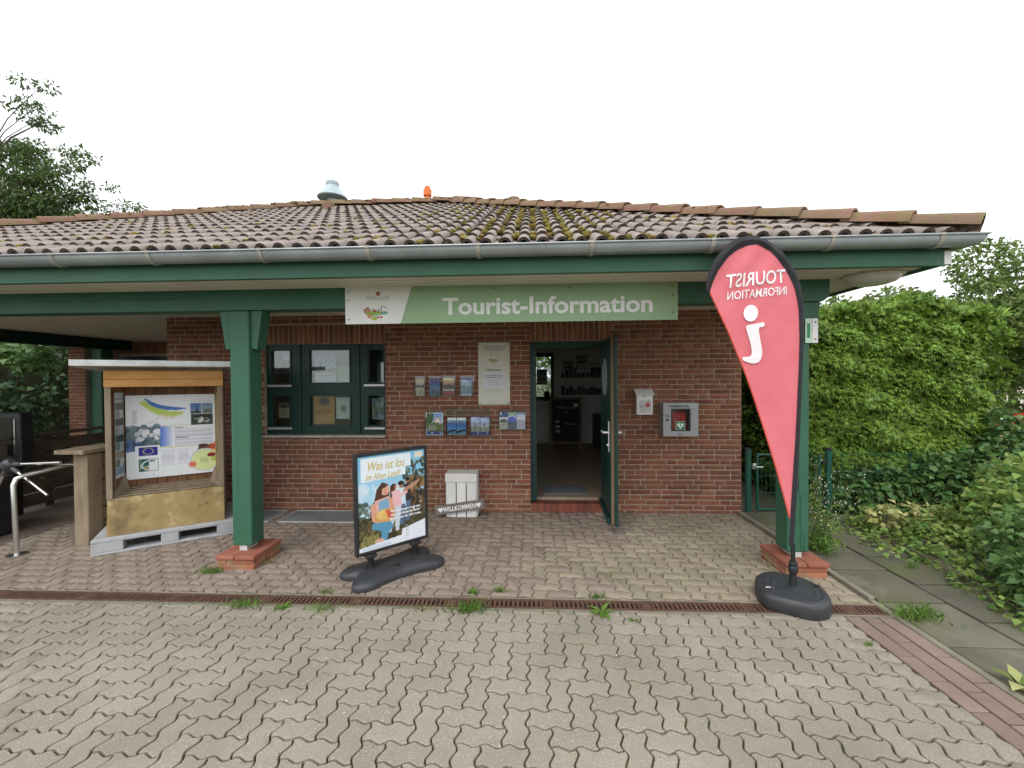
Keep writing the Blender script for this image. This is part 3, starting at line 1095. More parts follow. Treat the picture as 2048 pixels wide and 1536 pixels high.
# ---- door
df = MB()
df.box((DX0, 0.05, FL), (DX0 + .075, 0.14, DZ1))
df.box((DX0 + .075, 0.05, DZ1 - .085), (DX1, 0.14, DZ1))
df.box((DX1 - .075, 0.05, FL), (DX1, 0.14, DZ1 - .085))
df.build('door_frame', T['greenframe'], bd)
dl = thing('door', 'x', 'x', (0.86, 0.045, 0), -0.045)
del dl['label'], dl['category']
dl.parent = bd
LW, DT, Z0, Z1 = 0.83, 0.058, 0.125, 2.055
cxo, czo, rxo, rzo = -0.44, 1.64, 0.135, 0.20
d = MB()
# leaf with an oval hole: planks either side and a plate with the opening
ang = [2 * PI * i / 40 for i in range(40)]
def ring(xf):
    inner = [(xf, cxo + rxo * math.cos(t), czo + rzo * math.sin(t)) for t in ang]
    outer = []
    for t in ang:
        c_, s_ = math.cos(t), math.sin(t)
        k_ = 1.0 / max(abs(c_) / 0.20, abs(s_) / 0.28)
        outer.append((xf, cxo + c_ * k_, czo + s_ * k_))
    return inner, outer
for xf, flip in ((-DT / 2, 1), (DT / 2, 0)):
    i_, o_ = ring(xf)
    d.add(i_ + o_, [(k, (k + 1) % 40, 40 + (k + 1) % 40, 40 + k) for k in range(40)])
i0, _ = ring(-DT / 2)
i1, _ = ring(DT / 2)
d.add(i0 + i1, [(k, (k + 1) % 40, 40 + (k + 1) % 40, 40 + k) for k in range(40)])
d.box((-DT / 2, -LW, Z0), (DT / 2, cxo - 0.20, Z1))
d.box((-DT / 2, cxo + 0.20, Z0), (DT / 2, 0, Z1))
d.box((-DT / 2, cxo - 0.20, Z0), (DT / 2, cxo + 0.20, czo - 0.28))
d.box((-DT / 2, cxo - 0.20, czo + 0.28), (DT / 2, cxo + 0.20, Z1))
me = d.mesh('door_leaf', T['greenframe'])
leaf = link('door_leaf', me, dl)
for i in range(9):
    yy = -LW + 0.09 + i * 0.0815
    if abs(yy - cxo) > 0.2:
        MB().box((-DT / 2 - .006, yy - .034, Z0 + .16), (-DT / 2 - .0005, yy + .034, Z1 - .1), .002).build('door_plank', T['greenframe'], dl)
MB().box((-0.022, -LW - .010, Z0), (0.010, -LW - .001, Z1)).build('door_edge', M('door_edge_wood', (0.12, 0.085, 0.05), (0.17, 0.12, 0.07), 12, .8, stretch=(1, 1, .2)), dl)
MB().box((DT / 2 - .014, -LW - .03, Z0 - .02), (DT / 2 + .016, -LW - .0005, Z1 + .03)).build('rebate_strip', T['greenframe'], dl)
MB().box((-DT / 2 - .035, -LW + .01, Z0 - .01), (-DT / 2 - .001, -0.03, Z0 + .055), .008).build('weather_bar', T['greenframe'], dl)
og = [(cxo + rxo * .99 * math.cos(t), czo + rzo * .99 * math.sin(t)) for t in ang]
MB().prism(og, -0.004, 0.004, 'x').build('oval_pane', T['clear'], dl)
trim = MB()
trim.tube([(-DT / 2 - .004, cxo + rxo * math.cos(t), czo + rzo * math.sin(t)) for t in ang + ang[:1]], 0.012, 6, False)
trim.build('oval_trim', T['silver'], dl, True)
for sgn in (-1, 1):
    h = MB()
    xx = sgn * (DT / 2 + .006)
    h.box((xx - .005, -LW + .055, 0.86), (xx + .005, -LW + .085, 1.18), .003)
    h.tube([(xx, -LW + .07, 1.06), (xx + sgn * .055, -LW + .07, 1.06)], .010, 8)
    h.tube([(xx + sgn * .055, -LW + .07, 1.06), (xx + sgn * .058, -LW + .19, 1.06)], .010, 8)
    h.tube([(xx, -LW + .07, 0.93), (xx + sgn * .022, -LW + .07, 0.93)], .012, 8)
    h.build('handle', T['white'], dl, True)
# threshold: a course of clay bricks on edge
th = MB().box((DX0 + .002, 0.012, -0.03), (DX1 - .002, 0.24, 0.085)).build('threshold', T['mortar'], bd)
n = 12
for i in range(n):
    w_ = (DX1 - DX0 - .01) / n
    MB().box((DX0 + .006 + i * w_ + .003, -0.005, -0.02), (DX0 + .006 + (i + 1) * w_ - .003, 0.15, 0.10 + RS.uniform(-.002, .002)), .004).build('threshold_brick', T['step'], th)

# ---- posts on brick plinths
def post(cx, cy, brs):
    p = MB().box((cx - .088, cy - .088, 0.165), (cx + .088, cy + .088, 2.245), .008).build('post', T['greenpaint'], bd)
    MB().box((cx - .035, cy - .075, 0.118), (cx + .035, cy + .075, 0.166)).build('post_shoe', T['alusheet'], p)
    MB().box((cx - .15, cy - .18, -0.03), (cx + .165, cy + .185, 0.085)).build('plinth', T['basemortar'], p)
    for (a, c) in (((-.162, -.205), (.002, .205)), ((.010, -.205), (.182, .205))):
        MB().box((cx + a[0], cy + a[1], 0.088), (cx + c[0], cy + c[1], 0.120), .004).build('plinth_tile', T['baseclay'], p)
    for kz in range(2):
        zz = -0.012 + kz * 0.052
        segs = [(-.155, -.02), (-.01, .17)] if kz == 0 else [(-.155, -.075), (-.065, .17)]
        for a, c in segs:
            MB().box((cx + a, cy - .19, zz), (cx + c, cy - .14, zz + .044), .004).build('plinth_brick', T['basebrick'], p)
        for sx in (-1, 1):
            ys = [(-.138, .06), (.07, .19)] if kz == 0 else [(-.138, -.04), (-.03, .19)]
            for a, c in ys:
                MB().box((cx + (.125 if sx > 0 else -.155), cy + a, zz), (cx + (.172 if sx > 0 else -.11), cy + c, zz + .044), .004).build('plinth_brick', T['basebrick'], p)
    for s in brs:
        x0 = cx + s * .089
        poly = [(x0, 1.915), (x0 + s * .055, 1.905), (x0 + s * .105, 2.245), (x0, 2.245)]
        MB().prism(poly, cy - .06, cy + .06, 'y').build('bracket', T['greenpaint'], p)
    return p
PYC = -1.462
post(-2.58, PYC, (-1, 1))
post(2.20, PYC, (-1, 1))
bmv = MB()
bmv.box((-9.0, PYC - .085, 2.25), (-4.9, PYC + .085, SOF), .006)
bmv.prism([(-4.898, 2.25), (2.40, 2.25), (2.45, 2.29), (2.45, SOF), (-4.898, SOF)], PYC - .085, PYC + .085, 'y')
bmv.build('beam', T['greenpaint'], bd)

# ---- soffit boards, fascia, gutter
sf = MB().box((-9.6, -1.955, SOF + .026), (2.90, 0.0, SOF + .05)).build('soffit', T['deck'], bd)
y = -1.955
i = 0
while y < 2.9:
    x1 = 2.905 if y < 0.0 else XL
    if not (-0.006 < y < 0.0):
        MB().box((-9.6, y + .004, SOF), (x1, y + .074, SOF + .024), .004).build('soffit_board', T['soffit'], sf)
    y += 0.0945
    if -0.095 < y < 0.0:
        y = 0.0 if y > -0.02 else y
fa = MB().box((-9.6, -1.995, SOF - .018), (2.935, -1.957, 2.60), .003).build('fascia', T['greenpaint'], bd)
MB().box((2.905, -1.956, SOF - .018), (2.945, 6.5, 2.60), .003).build('side_fascia', T['greenpaint'], bd)
MB().box((2.936, -2.0, SOF - .01), (2.985, -1.965, SOF + .085), .002).build('end_plate', T['white'], bd)
GR, GO, GZ = 0.066, 0.072, 2.585
def gutter_sec(r0, dz=0.0, n=11):
    o_ = []
    for k in range(n + 1):
        t = PI * k / n
        o_.append((GO + math.cos(PI - t) * r0, GZ + dz - math.sin(t) * r0))
    return o_
sec_o = gutter_sec(GR)
sec_i = gutter_sec(GR - .004)[::-1]
sec = sec_o + sec_i
def sweep(sec, x0, xc, yf, yend):
    n = len(sec)
    V = [(x0, yf - o, z) for o, z in sec] + [(xc + o, yf - o, z) for o, z in sec] + [(xc + o, yend, z) for o, z in sec]
    F = []
    for s in range(2):
        for k in range(n):
            k2 = (k + 1) % n
            F.append((s * n + k, s * n + k2, (s + 1) * n + k2, (s + 1) * n + k))
    return V, F
gt = MB().add(*sweep(sec, -9.6, 2.955, -1.997, 6.4))
lip = [(GO + GR + .004 + .008 * math.cos(t), GZ + .006 + .008 * math.sin(t)) for t in [2 * PI * k / 8 for k in range(8)]]
gt.add(*sweep(lip, -9.6, 2.955, -1.997, 6.4))
gut = gt.build('gutter', T['zinc'], bd, True)
bs = gutter_sec(GR + .007) + gutter_sec(GR + .0005)[::-1]
bmE = MB().prism([(-o, z) for o, z in bs], -0.014, 0.014, 'x')
bmE.box((-0.016, -GO - GR - .014, GZ - .004), (0.016, -GO - GR + .006, GZ + .016), .003)
bme = bmE.mesh('gutter_bracket', M('old_zinc_strap', (0.42, 0.40, 0.35), (0.30, 0.29, 0.26), 8, 0.6, metal=0.2))
for xb in (-4.38, -3.62, -2.86, -2.00, -1.19, -0.385, 0.43, 1.27, 2.08, 2.86 - .06):
    link('gutter_bracket', bme, gut, (xb, -1.997, 0))

# ---- roof
TAN = 0.48
AL = math.atan(TAN)
EY, EZ = -2.075, 2.585
RY = 2.36
HX, HXL = 3.07, -8.62
RZ = EZ + (RY - EY) * TAN
rd = MB()
xr, xl = HX - (RY - EY), HXL + (RY - EY)
YB = RY + (RY - EY)
o_ = 0.012
rd.add([(HXL, EY + .03, EZ - o_), (HX, EY + .03, EZ - o_), (xr, RY, RZ - o_), (xl, RY, RZ - o_), (HX, YB, EZ - o_), (HXL, YB, EZ - o_),
        (HXL, EY + .03, EZ - .05), (HX, EY + .03, EZ - .05), (HX, YB, EZ - .05), (HXL, YB, EZ - .05)],
       [(0, 1, 2, 3), (1, 4, 2), (4, 5, 3, 2), (5, 0, 3), (6, 9, 8, 7), (0, 6, 7, 1), (1, 7, 8, 4), (4, 8, 9, 5), (5, 9, 6, 0)])
roof = rd.build('roof', T['deck'], bd)

TW, TL, GAUGE = 0.281, 0.42, 0.346
def tile_geo():
    xs, zs = [], []
    r, h = 0.050, 0.050
    for rc in (-TW / 4, TW / 4):
        xs.append(rc - TW / 4 + (0.0 if rc < 0 else 0.0))
        zs.append(0.0)
        for k in range(8):
            t = PI - PI * k / 7
            xs.append(rc + r * math.cos(t))
            zs.append(h * math.sin(t))
    xs.append(TW / 2 + 0.004)
    zs.append(0.001)
    n = len(xs)
    th = 0.022
    lo = []
    for x_, z_ in zip(xs, zs):
        rc = -TW / 4 if x_ < 0 else TW / 4
        d_ = x_ - rc
        if z_ > 0.002:
            lo.append((rc + d_ * 0.72, max(z_ - th, -0.004) if z_ > th else -0.004))
        else:
            lo.append((x_, z_ - th))
    V = [(x_, 0, z_) for x_, z_ in zip(xs, zs)] + [(x_, TL, z_) for x_, z_ in zip(xs, zs)] + [(a_, 0.001, b_) for a_, b_ in lo] + [(a_, TL, b_) for a_, b_ in lo]
    F = []
    for k in range(n - 1):
        F.append((k, k + 1, n + k + 1, n + k))
        F.append((2 * n + k, 2 * n + k + 1, k + 1, k))
        F.append((2 * n + k + 1, 2 * n + k, 3 * n + k, 3 * n + k + 1))
    return V, F
TG = tile_geo()
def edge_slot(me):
    # front faces get the darker colour: painted shade together with algae
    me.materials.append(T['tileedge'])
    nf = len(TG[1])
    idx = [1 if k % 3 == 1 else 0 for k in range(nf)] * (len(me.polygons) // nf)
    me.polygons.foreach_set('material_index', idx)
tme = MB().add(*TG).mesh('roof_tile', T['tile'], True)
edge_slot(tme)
tiles, edge = [], []
RX0 = -0.126
for row in range(14):
    s = row * GAUGE
    yy, zz = EY + s * math.cos(AL), EZ + s * math.sin(AL)
    lx, rx = HXL + (yy - EY), HX - (yy - EY)
    i = int((max(lx, -9.5) - RX0) / TW) - 2
    while True:
        xc = RX0 + (i + .5) * TW
        if xc - TW / 2 > rx + .15:
            break
        if xc + TW / 2 > lx:
            yend = yy + TL * math.cos(AL)
            if xc + TW / 2 > rx - (yend - yy) or xc - TW / 2 < lx + (yend - yy):
                edge.append((xc, yy, zz))
            else:
                tiles.append((xc, yy, zz))
        i += 1
def troot(p):
    return (p[0] - 0) ** 2 + (p[1] - CAM_Y) ** 2 + (p[2] - CAM_H) ** 2
tiles.sort(key=lambda p: (p[0] < -5.5 - 0.9 * (p[1] + 2), troot(p)))
TILT = AL - 0.062
rest = []
for kx, (xc, yy, zz) in enumerate(tiles):
    e = Euler((TILT + RS.uniform(-.006, .006), RS.uniform(-.008, .008), RS.uniform(-.012, .012)))
    loc = (xc + RS.uniform(-.003, .003), yy + RS.uniform(-.006, .006), zz + 0.022 + RS.uniform(-.002, .003))
    if kx < 300:
        link('roof_tile', tme, roof, loc, e)
    else:
        Mx = np.array(e.to_matrix())
        rest.append((np.array(TG[0]) @ Mx.T, TG[1], loc))
o = link('tile_field', merge(rest, 'tile_field', T['tile']), roof)
o['kind'] = 'stuff'
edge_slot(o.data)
o.data.polygons.foreach_set('use_smooth', [True] * len(o.data.polygons))
o.data.set_sharp_from_angle(angle=math.radians(40))
for xc, yy, zz in edge:
    bm = bmesh.new()
    bm.from_mesh(tme)
    mt = Matrix.Translation((xc, yy, zz + .022)) @ Euler((TILT, 0, 0)).to_matrix().to_4x4()
    bmesh.ops.transform(bm, matrix=mt, verts=bm.verts)
    for px, nx in ((HX, 1), (HXL, -1)):
        bmesh.ops.bisect_plane(bm, geom=bm.verts[:] + bm.edges[:] + bm.faces[:], plane_co=(px - nx * .03, EY, 0), plane_no=Vector((nx, 1, 0)).normalized(), clear_outer=True)
    if len(bm.faces) > 3:
        me = bpy.data.meshes.new('roof_tile')
        bm.to_mesh(me)
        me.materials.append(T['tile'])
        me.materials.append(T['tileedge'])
        link('hip_tile', me, roof)
    bm.free()
# ridge and hip caps
def cap_geo(L=0.43, w0=0.125, w1=0.105, h0=0.088, h1=0.070):
    V = []
    n = 8
    for (yy, w_, h_, t_) in ((0, w0, h0, 0), (L, w1, h1, 0), (0, w0 - .018, h0 - .018, 1), (L, w1 - .018, h1 - .018, 1)):
        for k in range(n + 1):
            t = PI * k / n
            ca, sa = math.cos(t), math.sin(t)
            V.append((w_ * ca, yy, h_ * (sa ** 0.75) - (0.015 if k in (0, n) else 0)))
    m = n + 1
    F = []
    for k in range(n):
        F.append((k, k + 1, m + k + 1, m + k))
        F.append((2 * m + k + 1, 2 * m + k, 3 * m + k, 3 * m + k + 1))
        F.append((k + 1, k, 2 * m + k, 2 * m + k + 1))
        F.append((m + k, m + k + 1, 3 * m + k + 1, 3 * m + k))
    F.append((0, m, 3 * m, 2 * m))
    F.append((n, 2 * m + n, 3 * m + n, m + n))
    return V, F
cme = MB().add(*cap_geo()).mesh('ridge_tile', T['ridge'], True)
def caps(a, b2, pitch=0.365):
    a, b2 = Vector(a), Vector(b2)
    d = (b2 - a)
    L = d.length
    d.normalize()
    sx = d.cross(Vector((0, 0, 1))).normalized()
    uz = sx.cross(d)
    n = int(L / pitch)
    out_ = []
    for k in range(n + 1):
        p = a + d * (k * pitch)
        R_ = Matrix((sx, d, uz)).transposed().to_4x4() @ Euler((-0.035 + RS.uniform(-.008, .008), RS.uniform(-.03, .03), RS.uniform(-.012, .012))).to_matrix().to_4x4()
        o = link('ridge_tile', cme, roof)
        o.matrix_local = Matrix.Translation(p + uz * (0.058 + RS.uniform(-.004, .004))) @ R_
        out_.append(p)
    return out_
apexR, apexL = Vector((xr, RY, RZ)), Vector((xl, RY, RZ))
caps((HX, EY - .01, EZ + .01), apexR + Vector((-.05, .05, .02)))
caps((HXL, EY, EZ + .01), apexL + Vector((.05, .05, .02)))
caps(apexL + Vector((-.1, 0, .01)), apexR + Vector((.1, 0, .01)))
MB().box((HX - .11, EY + .02, EZ - .02), (HX + .045, EY + .10, EZ + .05), .004).xf(Matrix.Translation((0, 0, 0))).build('hip_end', T['oldwood'], roof)
# vent tiles near the ridge
for xv, ro in ((-0.28, 12), (-3.38, 12.4)):
    s = ro * GAUGE
    v = MB().lathe([(0.09, 0), (0.095, 0.10), (0.08, 0.125), (0.02, 0.135)], (0, 0, 0), 14, 1.1, 0.9)
    v.xf(Matrix.Translation((xv, EY + s * math.cos(AL), EZ + s * math.sin(AL) + .02)))
    v.build('vent_tile', T['ridge'], roof)

# moss cushions on the tiles (nobody could count them)
ico = bmesh.new()
bmesh.ops.create_icosphere(ico, subdivisions=2, radius=1.0)
IV = np.array([q.co[:] for q in ico.verts])
ico.verts.index_update()
IFc = [[q.index for q in f.verts] for f in ico.faces]
ico.free()
moss = []
def add_moss(p, r, flat=0.6):
    v = IV.copy()
    v *= (1 + 0.28 * RS.normal(size=(len(v), 1)).clip(-1.2, 1.2))
    moss.append((v * np.array([r * RS.uniform(.8, 1.3), r * RS.uniform(.8, 1.5), r * flat]), IFc, p))
nrow = 14
for row in range(nrow):
    s = row * GAUGE
    yy, zz = EY + s * math.cos(AL), EZ + s * math.sin(AL)
    lx, rx = HXL + (yy - EY) + .15, HX - (yy - EY) - .15
    i = int((max(lx, -7) - RX0) / (TW / 2)) - 1
    while RX0 + i * TW / 2 < rx:
        xv = RX0 + i * TW / 2
        i += 1
        if xv < lx:
            continue
        dens = 0.17 + 0.85 * math.exp(-((xv - 0.15) / 0.95) ** 2) * min(1, 0.25 + row / 6.0) + 0.18 * math.exp(-((xv + 2.2) / 1.5) ** 2)
        if RS.rand() < dens:
            for _ in range(RS.randint(2, 5)):
                ds = RS.uniform(-.08 if row else .05, .12 if row else .2)
                r = RS.uniform(.016, .044)
                add_moss((xv + RS.uniform(-.02, .02), yy + ds * math.cos(AL), zz + ds * math.sin(AL) + .030), r)
        elif RS.rand() < 0.25:
            add_moss((xv + RS.uniform(-.07, .07), yy - .005, zz + .022 + RS.uniform(0, .03)), RS.uniform(.006, .014))
L_ = (apexR - Vector((HX, EY, EZ))).length
def cap_moss(a, b_, n, t0, rmin, rmax):
    a, b_ = Vector(a), Vector(b_)
    d = (b_ - a).normalized()
    sx = d.cross(Vector((0, 0, 1))).normalized()
    uz = sx.cross(d)
    for _ in range(n):
        w_ = RS.uniform(-.10, .10)
        h_ = .052 + .078 * math.sqrt(max(0, 1 - (w_ / .118) ** 2)) - .006
        p = a.lerp(b_, RS.uniform(t0, 1) ** .8) + sx * w_ + uz * h_
        add_moss(p[:], RS.uniform(rmin, rmax), .4)
cap_moss((HX, EY, EZ), apexR, 240, .2, .008, .026)
cap_moss((HXL, EY, EZ), apexL, 260, .3, .008, .026)
cap_moss(apexL, apexR, 420, .0, .010, .030)
o = link('moss', merge(moss, 'moss', T['moss']))
o['kind'] = 'stuff'

T['fluecap'] = M('flue_zinc', (0.42, 0.52, 0.54), (0.36, 0.45, 0.47), 6, 0.5, metal=0.1)
# flue cap and clay vent pipe beyond the ridge
t = thing('flue_cap', 'round zinc flue cap with flared rim behind the roof ridge', 'vent', (-3.76, 2.75, 4.86))
MB().lathe([(0.10, -0.3), (0.10, 0.42)], (0, 0, 0), 20).build('flue', T['fluecap'], t, True)
MB().lathe([(0.27, 0.20), (0.275, 0.215), (0.125, 0.41), (0.115, 0.44)], (0, 0, 0), 28).build('rim', T['fluecap'], t, True)
MB().lathe([(0.118, 0.445), (0.125, 0.50), (0.105, 0.52), (0.02, 0.53)], (0, 0, 0), 24).build('cap', T['fluecap'], t, True)
t = thing('vent_pipe', 'short orange clay vent pipe with collar above the ridge', 'pipe', (-1.93, 2.7, 4.79))
MB().lathe([(0.055, -0.2), (0.055, 0.42), (0.04, 0.43)], (0, 0, 0), 16).build('pipe', T['pvc'], t, True)
MB().lathe([(0.078, 0.25), (0.078, 0.36), (0.06, 0.37)], (0, 0, 0), 16).build('collar', T['pvc'], t, True)

# ================================================================== SIGNS AND THINGS ON THE WALL
# ---- fascia sign
t = thing('office_sign', 'long green and white sign board reading Tourist-Information on the beam', 'sign', (-0.199, -1.556, 2.272))
sw, sh = 2.832, 0.322
MB().box((-sw / 2, -0.006, -sh / 2), (sw / 2, 0.006, sh / 2), .001).build('panel', M('sign_green', s8(146, 177, 138), s8(150, 181, 142), 3, 0.45), t)
MB().add([(-sw / 2, -0.0075, -sh / 2), (-sw / 2 + 0.485, -0.0075, -sh / 2), (-sw / 2 + 0.585, -0.0075, sh / 2), (-sw / 2, -0.0075, sh / 2)], [(0, 1, 2, 3)]).build('white_field', T['white'], t)
me = text('Tourist-Information', 0.2, T['whiteink'], t, (0.315, -0.0078, -0.085), bold=0.0046, name='lettering', link_it=False)
xs = [q.co.x for q in me.vertices]
k_ = 1.775 / (max(xs) - min(xs))
for q in me.vertices:
    q.co.x *= k_
link('lettering', me, t, (0.325, -0.0078, -0.088), (PI / 2, 0, 0))
poster(logo_canvas(90, 66, (231, 231, 230)), 0.225, 0.165, t, (-sw / 2 + 0.265, -0.0085, -0.055), 'emblem')
text('Altes Land', 0.056, T['lightgreyink'], t, (-sw / 2 + 0.275, -0.0085, 0.048), shear=0.4, name='emblem_lettering', sx=0.85)
MB().lathe([(0.019, -.0005), (0.019, .0005)], (0, 0, 0), 14).xf(Matrix.Rotation(PI / 2, 4, 'X')).xf(Matrix.Translation((-sw / 2 + 0.29, -0.0085, 0.098))).build('emblem_apple', M('apple_print', s8(170, 95, 60), None, rough=.6), t)
for (x_, z_) in ((-1.385, .115), (-1.385, .045), (-0.745, .12), (-.12, .125), (.52, .125), (1.37, .115), (1.37, .045), (1.372, -.10), (-1.385, -.12)):
    MB().lathe([(0.006, -.003), (0.006, .003)], (0, 0, 0), 8).xf(Matrix.Rotation(PI / 2, 4, 'X')).xf(Matrix.Translation((x_, -0.0085, z_))).build('screw', T['dark'], t)

# ---- opening hours board
t = thing('hours_board', 'tall cream opening hours board screwed to the brick wall beside the door', 'sign', (-0.467, -0.012, 1.693))
cream = M('board_cream', s8(212, 212, 200), s8(206, 206, 194), 4, 0.5)
MB().box((-.193, -.006, -.378), (.193, .006, .378), .001).build('board', cream, t)
text('Herzlich willkommen in der', 0.0255, T['greyink'], t, (0, -.0075, .318), bold=.0003)
text('Tourist-Info Altes Land', 0.0255, T['greyink'], t, (0, -.0075, .286), bold=.0003)
poster(logo_canvas(60, 46, (212, 212, 200)), 0.125, 0.09, t, (-0.002, -.0078, .165), 'emblem')
text('Altes Land', 0.028, T['lightgreyink'], t, (0.0, -.0075, .222), shear=.4)
text('Öffnungszeiten', 0.030, T['greyink'], t, (-.005, -.0075, .035), bold=.0006)
MB().box((-.14, -.0072, -.19), (.13, -.0062, .015)).build('paper_slip', M('slip_white', s8(214, 214, 222), None, rough=.6), t)
for i, (s_, z_, sz) in enumerate((('Tourist-Information Altes Land', -.028, .0165), ('Öffnungszeiten Mai - Oktober', -.052, .0165), ('Montag - Sonntag', -.090, .0165), ('10.00 - 16.00 Uhr', -.113, .0165), ('und nach Vereinbarung', -.140, .0145))):
    text(s_, sz, T['greyink'] if i < 2 else T['lightgreyink'], t, (0, -.0085, z_), bold=.0003)
c = Cv(60, 12, (212, 212, 200))
c.lines(.05, .1, .98, 2, .45, (165, 165, 160), .4, .9, .1)
poster(c, .24, .022, t, (0, -.0075, -.208), 'small_print')
text('www.tourismus-altesland.de', .0125, T['lightgreyink'], t, (0, -.0075, -.362))
for sx in (-1, 1):
    for sz in (-1, 1):
        MB().lathe([(0.008, -.003), (0.007, .003)], (0, 0, 0), 8).xf(Matrix.Rotation(PI / 2, 4, 'X')).xf(Matrix.Translation((sx * .172, -0.008, sz * .36))).build('screw', T['dark'], t)

# ---- brochure holders and brochures
def holder(label, x0, x1, z0, z1, deep=0.032, slots=1, lipz=None):
    t = thing('brochure_holder', label, 'holder', ((x0 + x1) / 2, -0.003, z0), group='clear brochure holders on the brick wall')
    w, h = (x1 - x0), (z1 - z0)
    MB().box((-w / 2, -.003, -.004), (w / 2, 0.0, h + .02)).build('back_plate', T['clear'], t)
    MB().box((-w / 2, -deep - .003, -.006), (w / 2, -deep, h * .55)).build('front_plate', T['clear'], t)
    for s_ in (-1, 1):
        MB().box((s_ * w / 2 - .0015, -deep, -.004), (s_ * w / 2 + .0015, -.0035, h * .8)).build('side_plate', T['clear'], t)
    MB().box((-w / 2, -deep, -.006), (w / 2, -.0035, -.003)).build('tray', T['clear'], t)
    MB().box((-w / 2 - .004, -deep * 0.5, h + .018), (w / 2 + .004, 0.0, h + .026)).build('cover', T['clear'], t)
    return t
def brochure(label, cv, x0, x1, z0, z1, group='brochures in the wall holders', y=-0.020, th=0.010):
    t = thing('brochure', label, 'brochure', ((x0 + x1) / 2, y, (z0 + z1) / 2), group=group)
    w, h = x1 - x0, z1 - z0
    MB().box((-w / 2, 0, -h / 2), (w / 2, th, h / 2)).build('pages', T['white'], t)
    poster(cv, w, h, t, (0, -.0008, 0), 'cover', mat=T['printgloss'])
    return t
holder('clear holder of a beige folder, first in the upper row', -1.445, -1.315, 1.42, 1.64)
c = Cv(40, 70, (196, 190, 160))
c.grad(0, .18, 1, .36, (200, 198, 185), (170, 170, 165))
c.poly([(0, .42), (.3, .34), (.6, .40), (1, .33), (1, .56), (0, .56)], (78, 80, 72))
c.ell(.5, .58, .55, .06, (205, 200, 175))
c.ell(.55, .78, .16, .09, (150, 145, 120), .5)
brochure('beige folder with a grey town picture in a wall holder', c, -1.433, -1.326, 1.425, 1.635)
holder('clear holder of a deep blue folder in the upper row', -1.27, -1.125, 1.42, 1.64)
c = Cv(40, 70, (70, 100, 160))
c.grad(0, 0, 1, 1, (60, 75, 140), (60, 135, 190))
c.blobs(0, .03, 1, .22, 14, .08, [(120, 60, 90), (60, 60, 110), (140, 100, 120)])
c.rect(.1, .05, .2, .12, (200, 60, 60))
c.blobs(0, .72, 1, 1, 26, .10, [(40, 60, 80), (70, 90, 110), (90, 110, 120), (50, 80, 120)])
brochure('deep blue folder with a harbour picture in a wall holder', c, -1.258, -1.137, 1.425, 1.64)
holder('clear holder of a sunset folder with red foot in upper row', -1.105, -.94, 1.42, 1.645)
c = Cv(44, 70, (150, 140, 135))
c.grad(0, 0, 1, .3, (240, 220, 180), (190, 150, 120))
c.rect(0, 0, 1, .08, (245, 240, 225))
c.poly([(0, .46), (.2, .34), (.25, .42), (.55, .36), (.6, .3), (.64, .42), (1, .38), (1, .62), (0, .62)], (70, 60, 60))
c.rect(0, .63, 1, .72, (210, 215, 220))
c.rect(0, .74, 1, 1, (165, 40, 42))
brochure('sunset skyline folder with a red foot in a wall holder', c, -1.093, -.957, 1.425, 1.642)
holder('clear holder of a pale blue ship folder in upper row', -.885, -.71, 1.42, 1.645)
c = Cv(44, 70, (150, 175, 205))
c.rect(0, 0, 1, .12, (110, 125, 180))
c.rect(.1, .13, .6, .2, (235, 240, 245))
c.grad(0, .22, 1, .9, (170, 200, 225), (110, 150, 175))
c.blobs(0, .36, 1, .8, 18, .10, [(60, 80, 100), (90, 110, 130), (200, 210, 215)], .4)
c.rect(0, .88, 1, 1, (215, 220, 232))
brochure('pale blue ship folder in a wall holder left of the hours board', c, -.876, -.745, 1.425, 1.64)
holder('clear holder of a wide magazine, first in the lower row', -1.322, -1.088, .935, 1.225)
c = Cv(64, 84, (240, 242, 245))
c.rect(.05, .03, .95, .97, (120, 160, 205))
c.grad(.05, .03, .95, .5, (110, 160, 215), (190, 210, 230))
c.blobs(.05, .05, .4, .45, 40, .07, [(60, 85, 40), (85, 110, 55), (40, 60, 30)])
c.poly([(.48, .38), (.68, .16), (.88, .38), (.88, .55), (.5, .55)], (240, 225, 220))
c.poly([(.46, .40), (.68, .14), (.90, .40), (.86, .41), (.68, .2), (.5, .41)], (190, 120, 110))
c.blobs(.05, .5, .95, .8, 60, .08, [(110, 125, 50), (140, 130, 60), (90, 110, 45)])
c.lines(.13, .56, .7, 4, .055, (245, 245, 240), .45, .9, .3)
c.rect(.05, .82, .95, .97, (40, 75, 160))
c.rect(.30, .86, .42, .92, (225, 230, 240))
c.rect(.82, .88, .9, .94, (225, 230, 240))
brochure('wide magazine with a half timbered house cover in the lower row', c, -1.31, -1.10, .94, 1.218)
def boat(seed):
    c = Cv(40, 70, (120, 170, 220))
    c.rect(0, 0, 1, .14, (225, 235, 215))
    c.blobs(.1, .17, .9, .38, 12, .09, [(120, 120, 125), (170, 120, 110), (90, 100, 110)], .5)
    c.grad(0, .40, 1, .75, (70, 140, 215), (150, 195, 235))
    c.poly([(0, .80), (.4, .70), (1, .68), (1, .76), (.45, .82), (0, .92)], (40, 50, 70))
    c.rect(0, .88, 1, .96, (110, 150, 190))
    c.rect(0, .95, 1, 1, (190, 205, 120))
    return c
holder('clear double holder of blue sea folders in the lower row', -1.055, -.805, .935, 1.24, .045)
brochure('left of the twin blue sea folders in the lower row', boat(1), -1.045, -.937, .945, 1.155)
brochure('right of the twin blue sea folders in the lower row', boat(2), -.928, -.815, .945, 1.155)
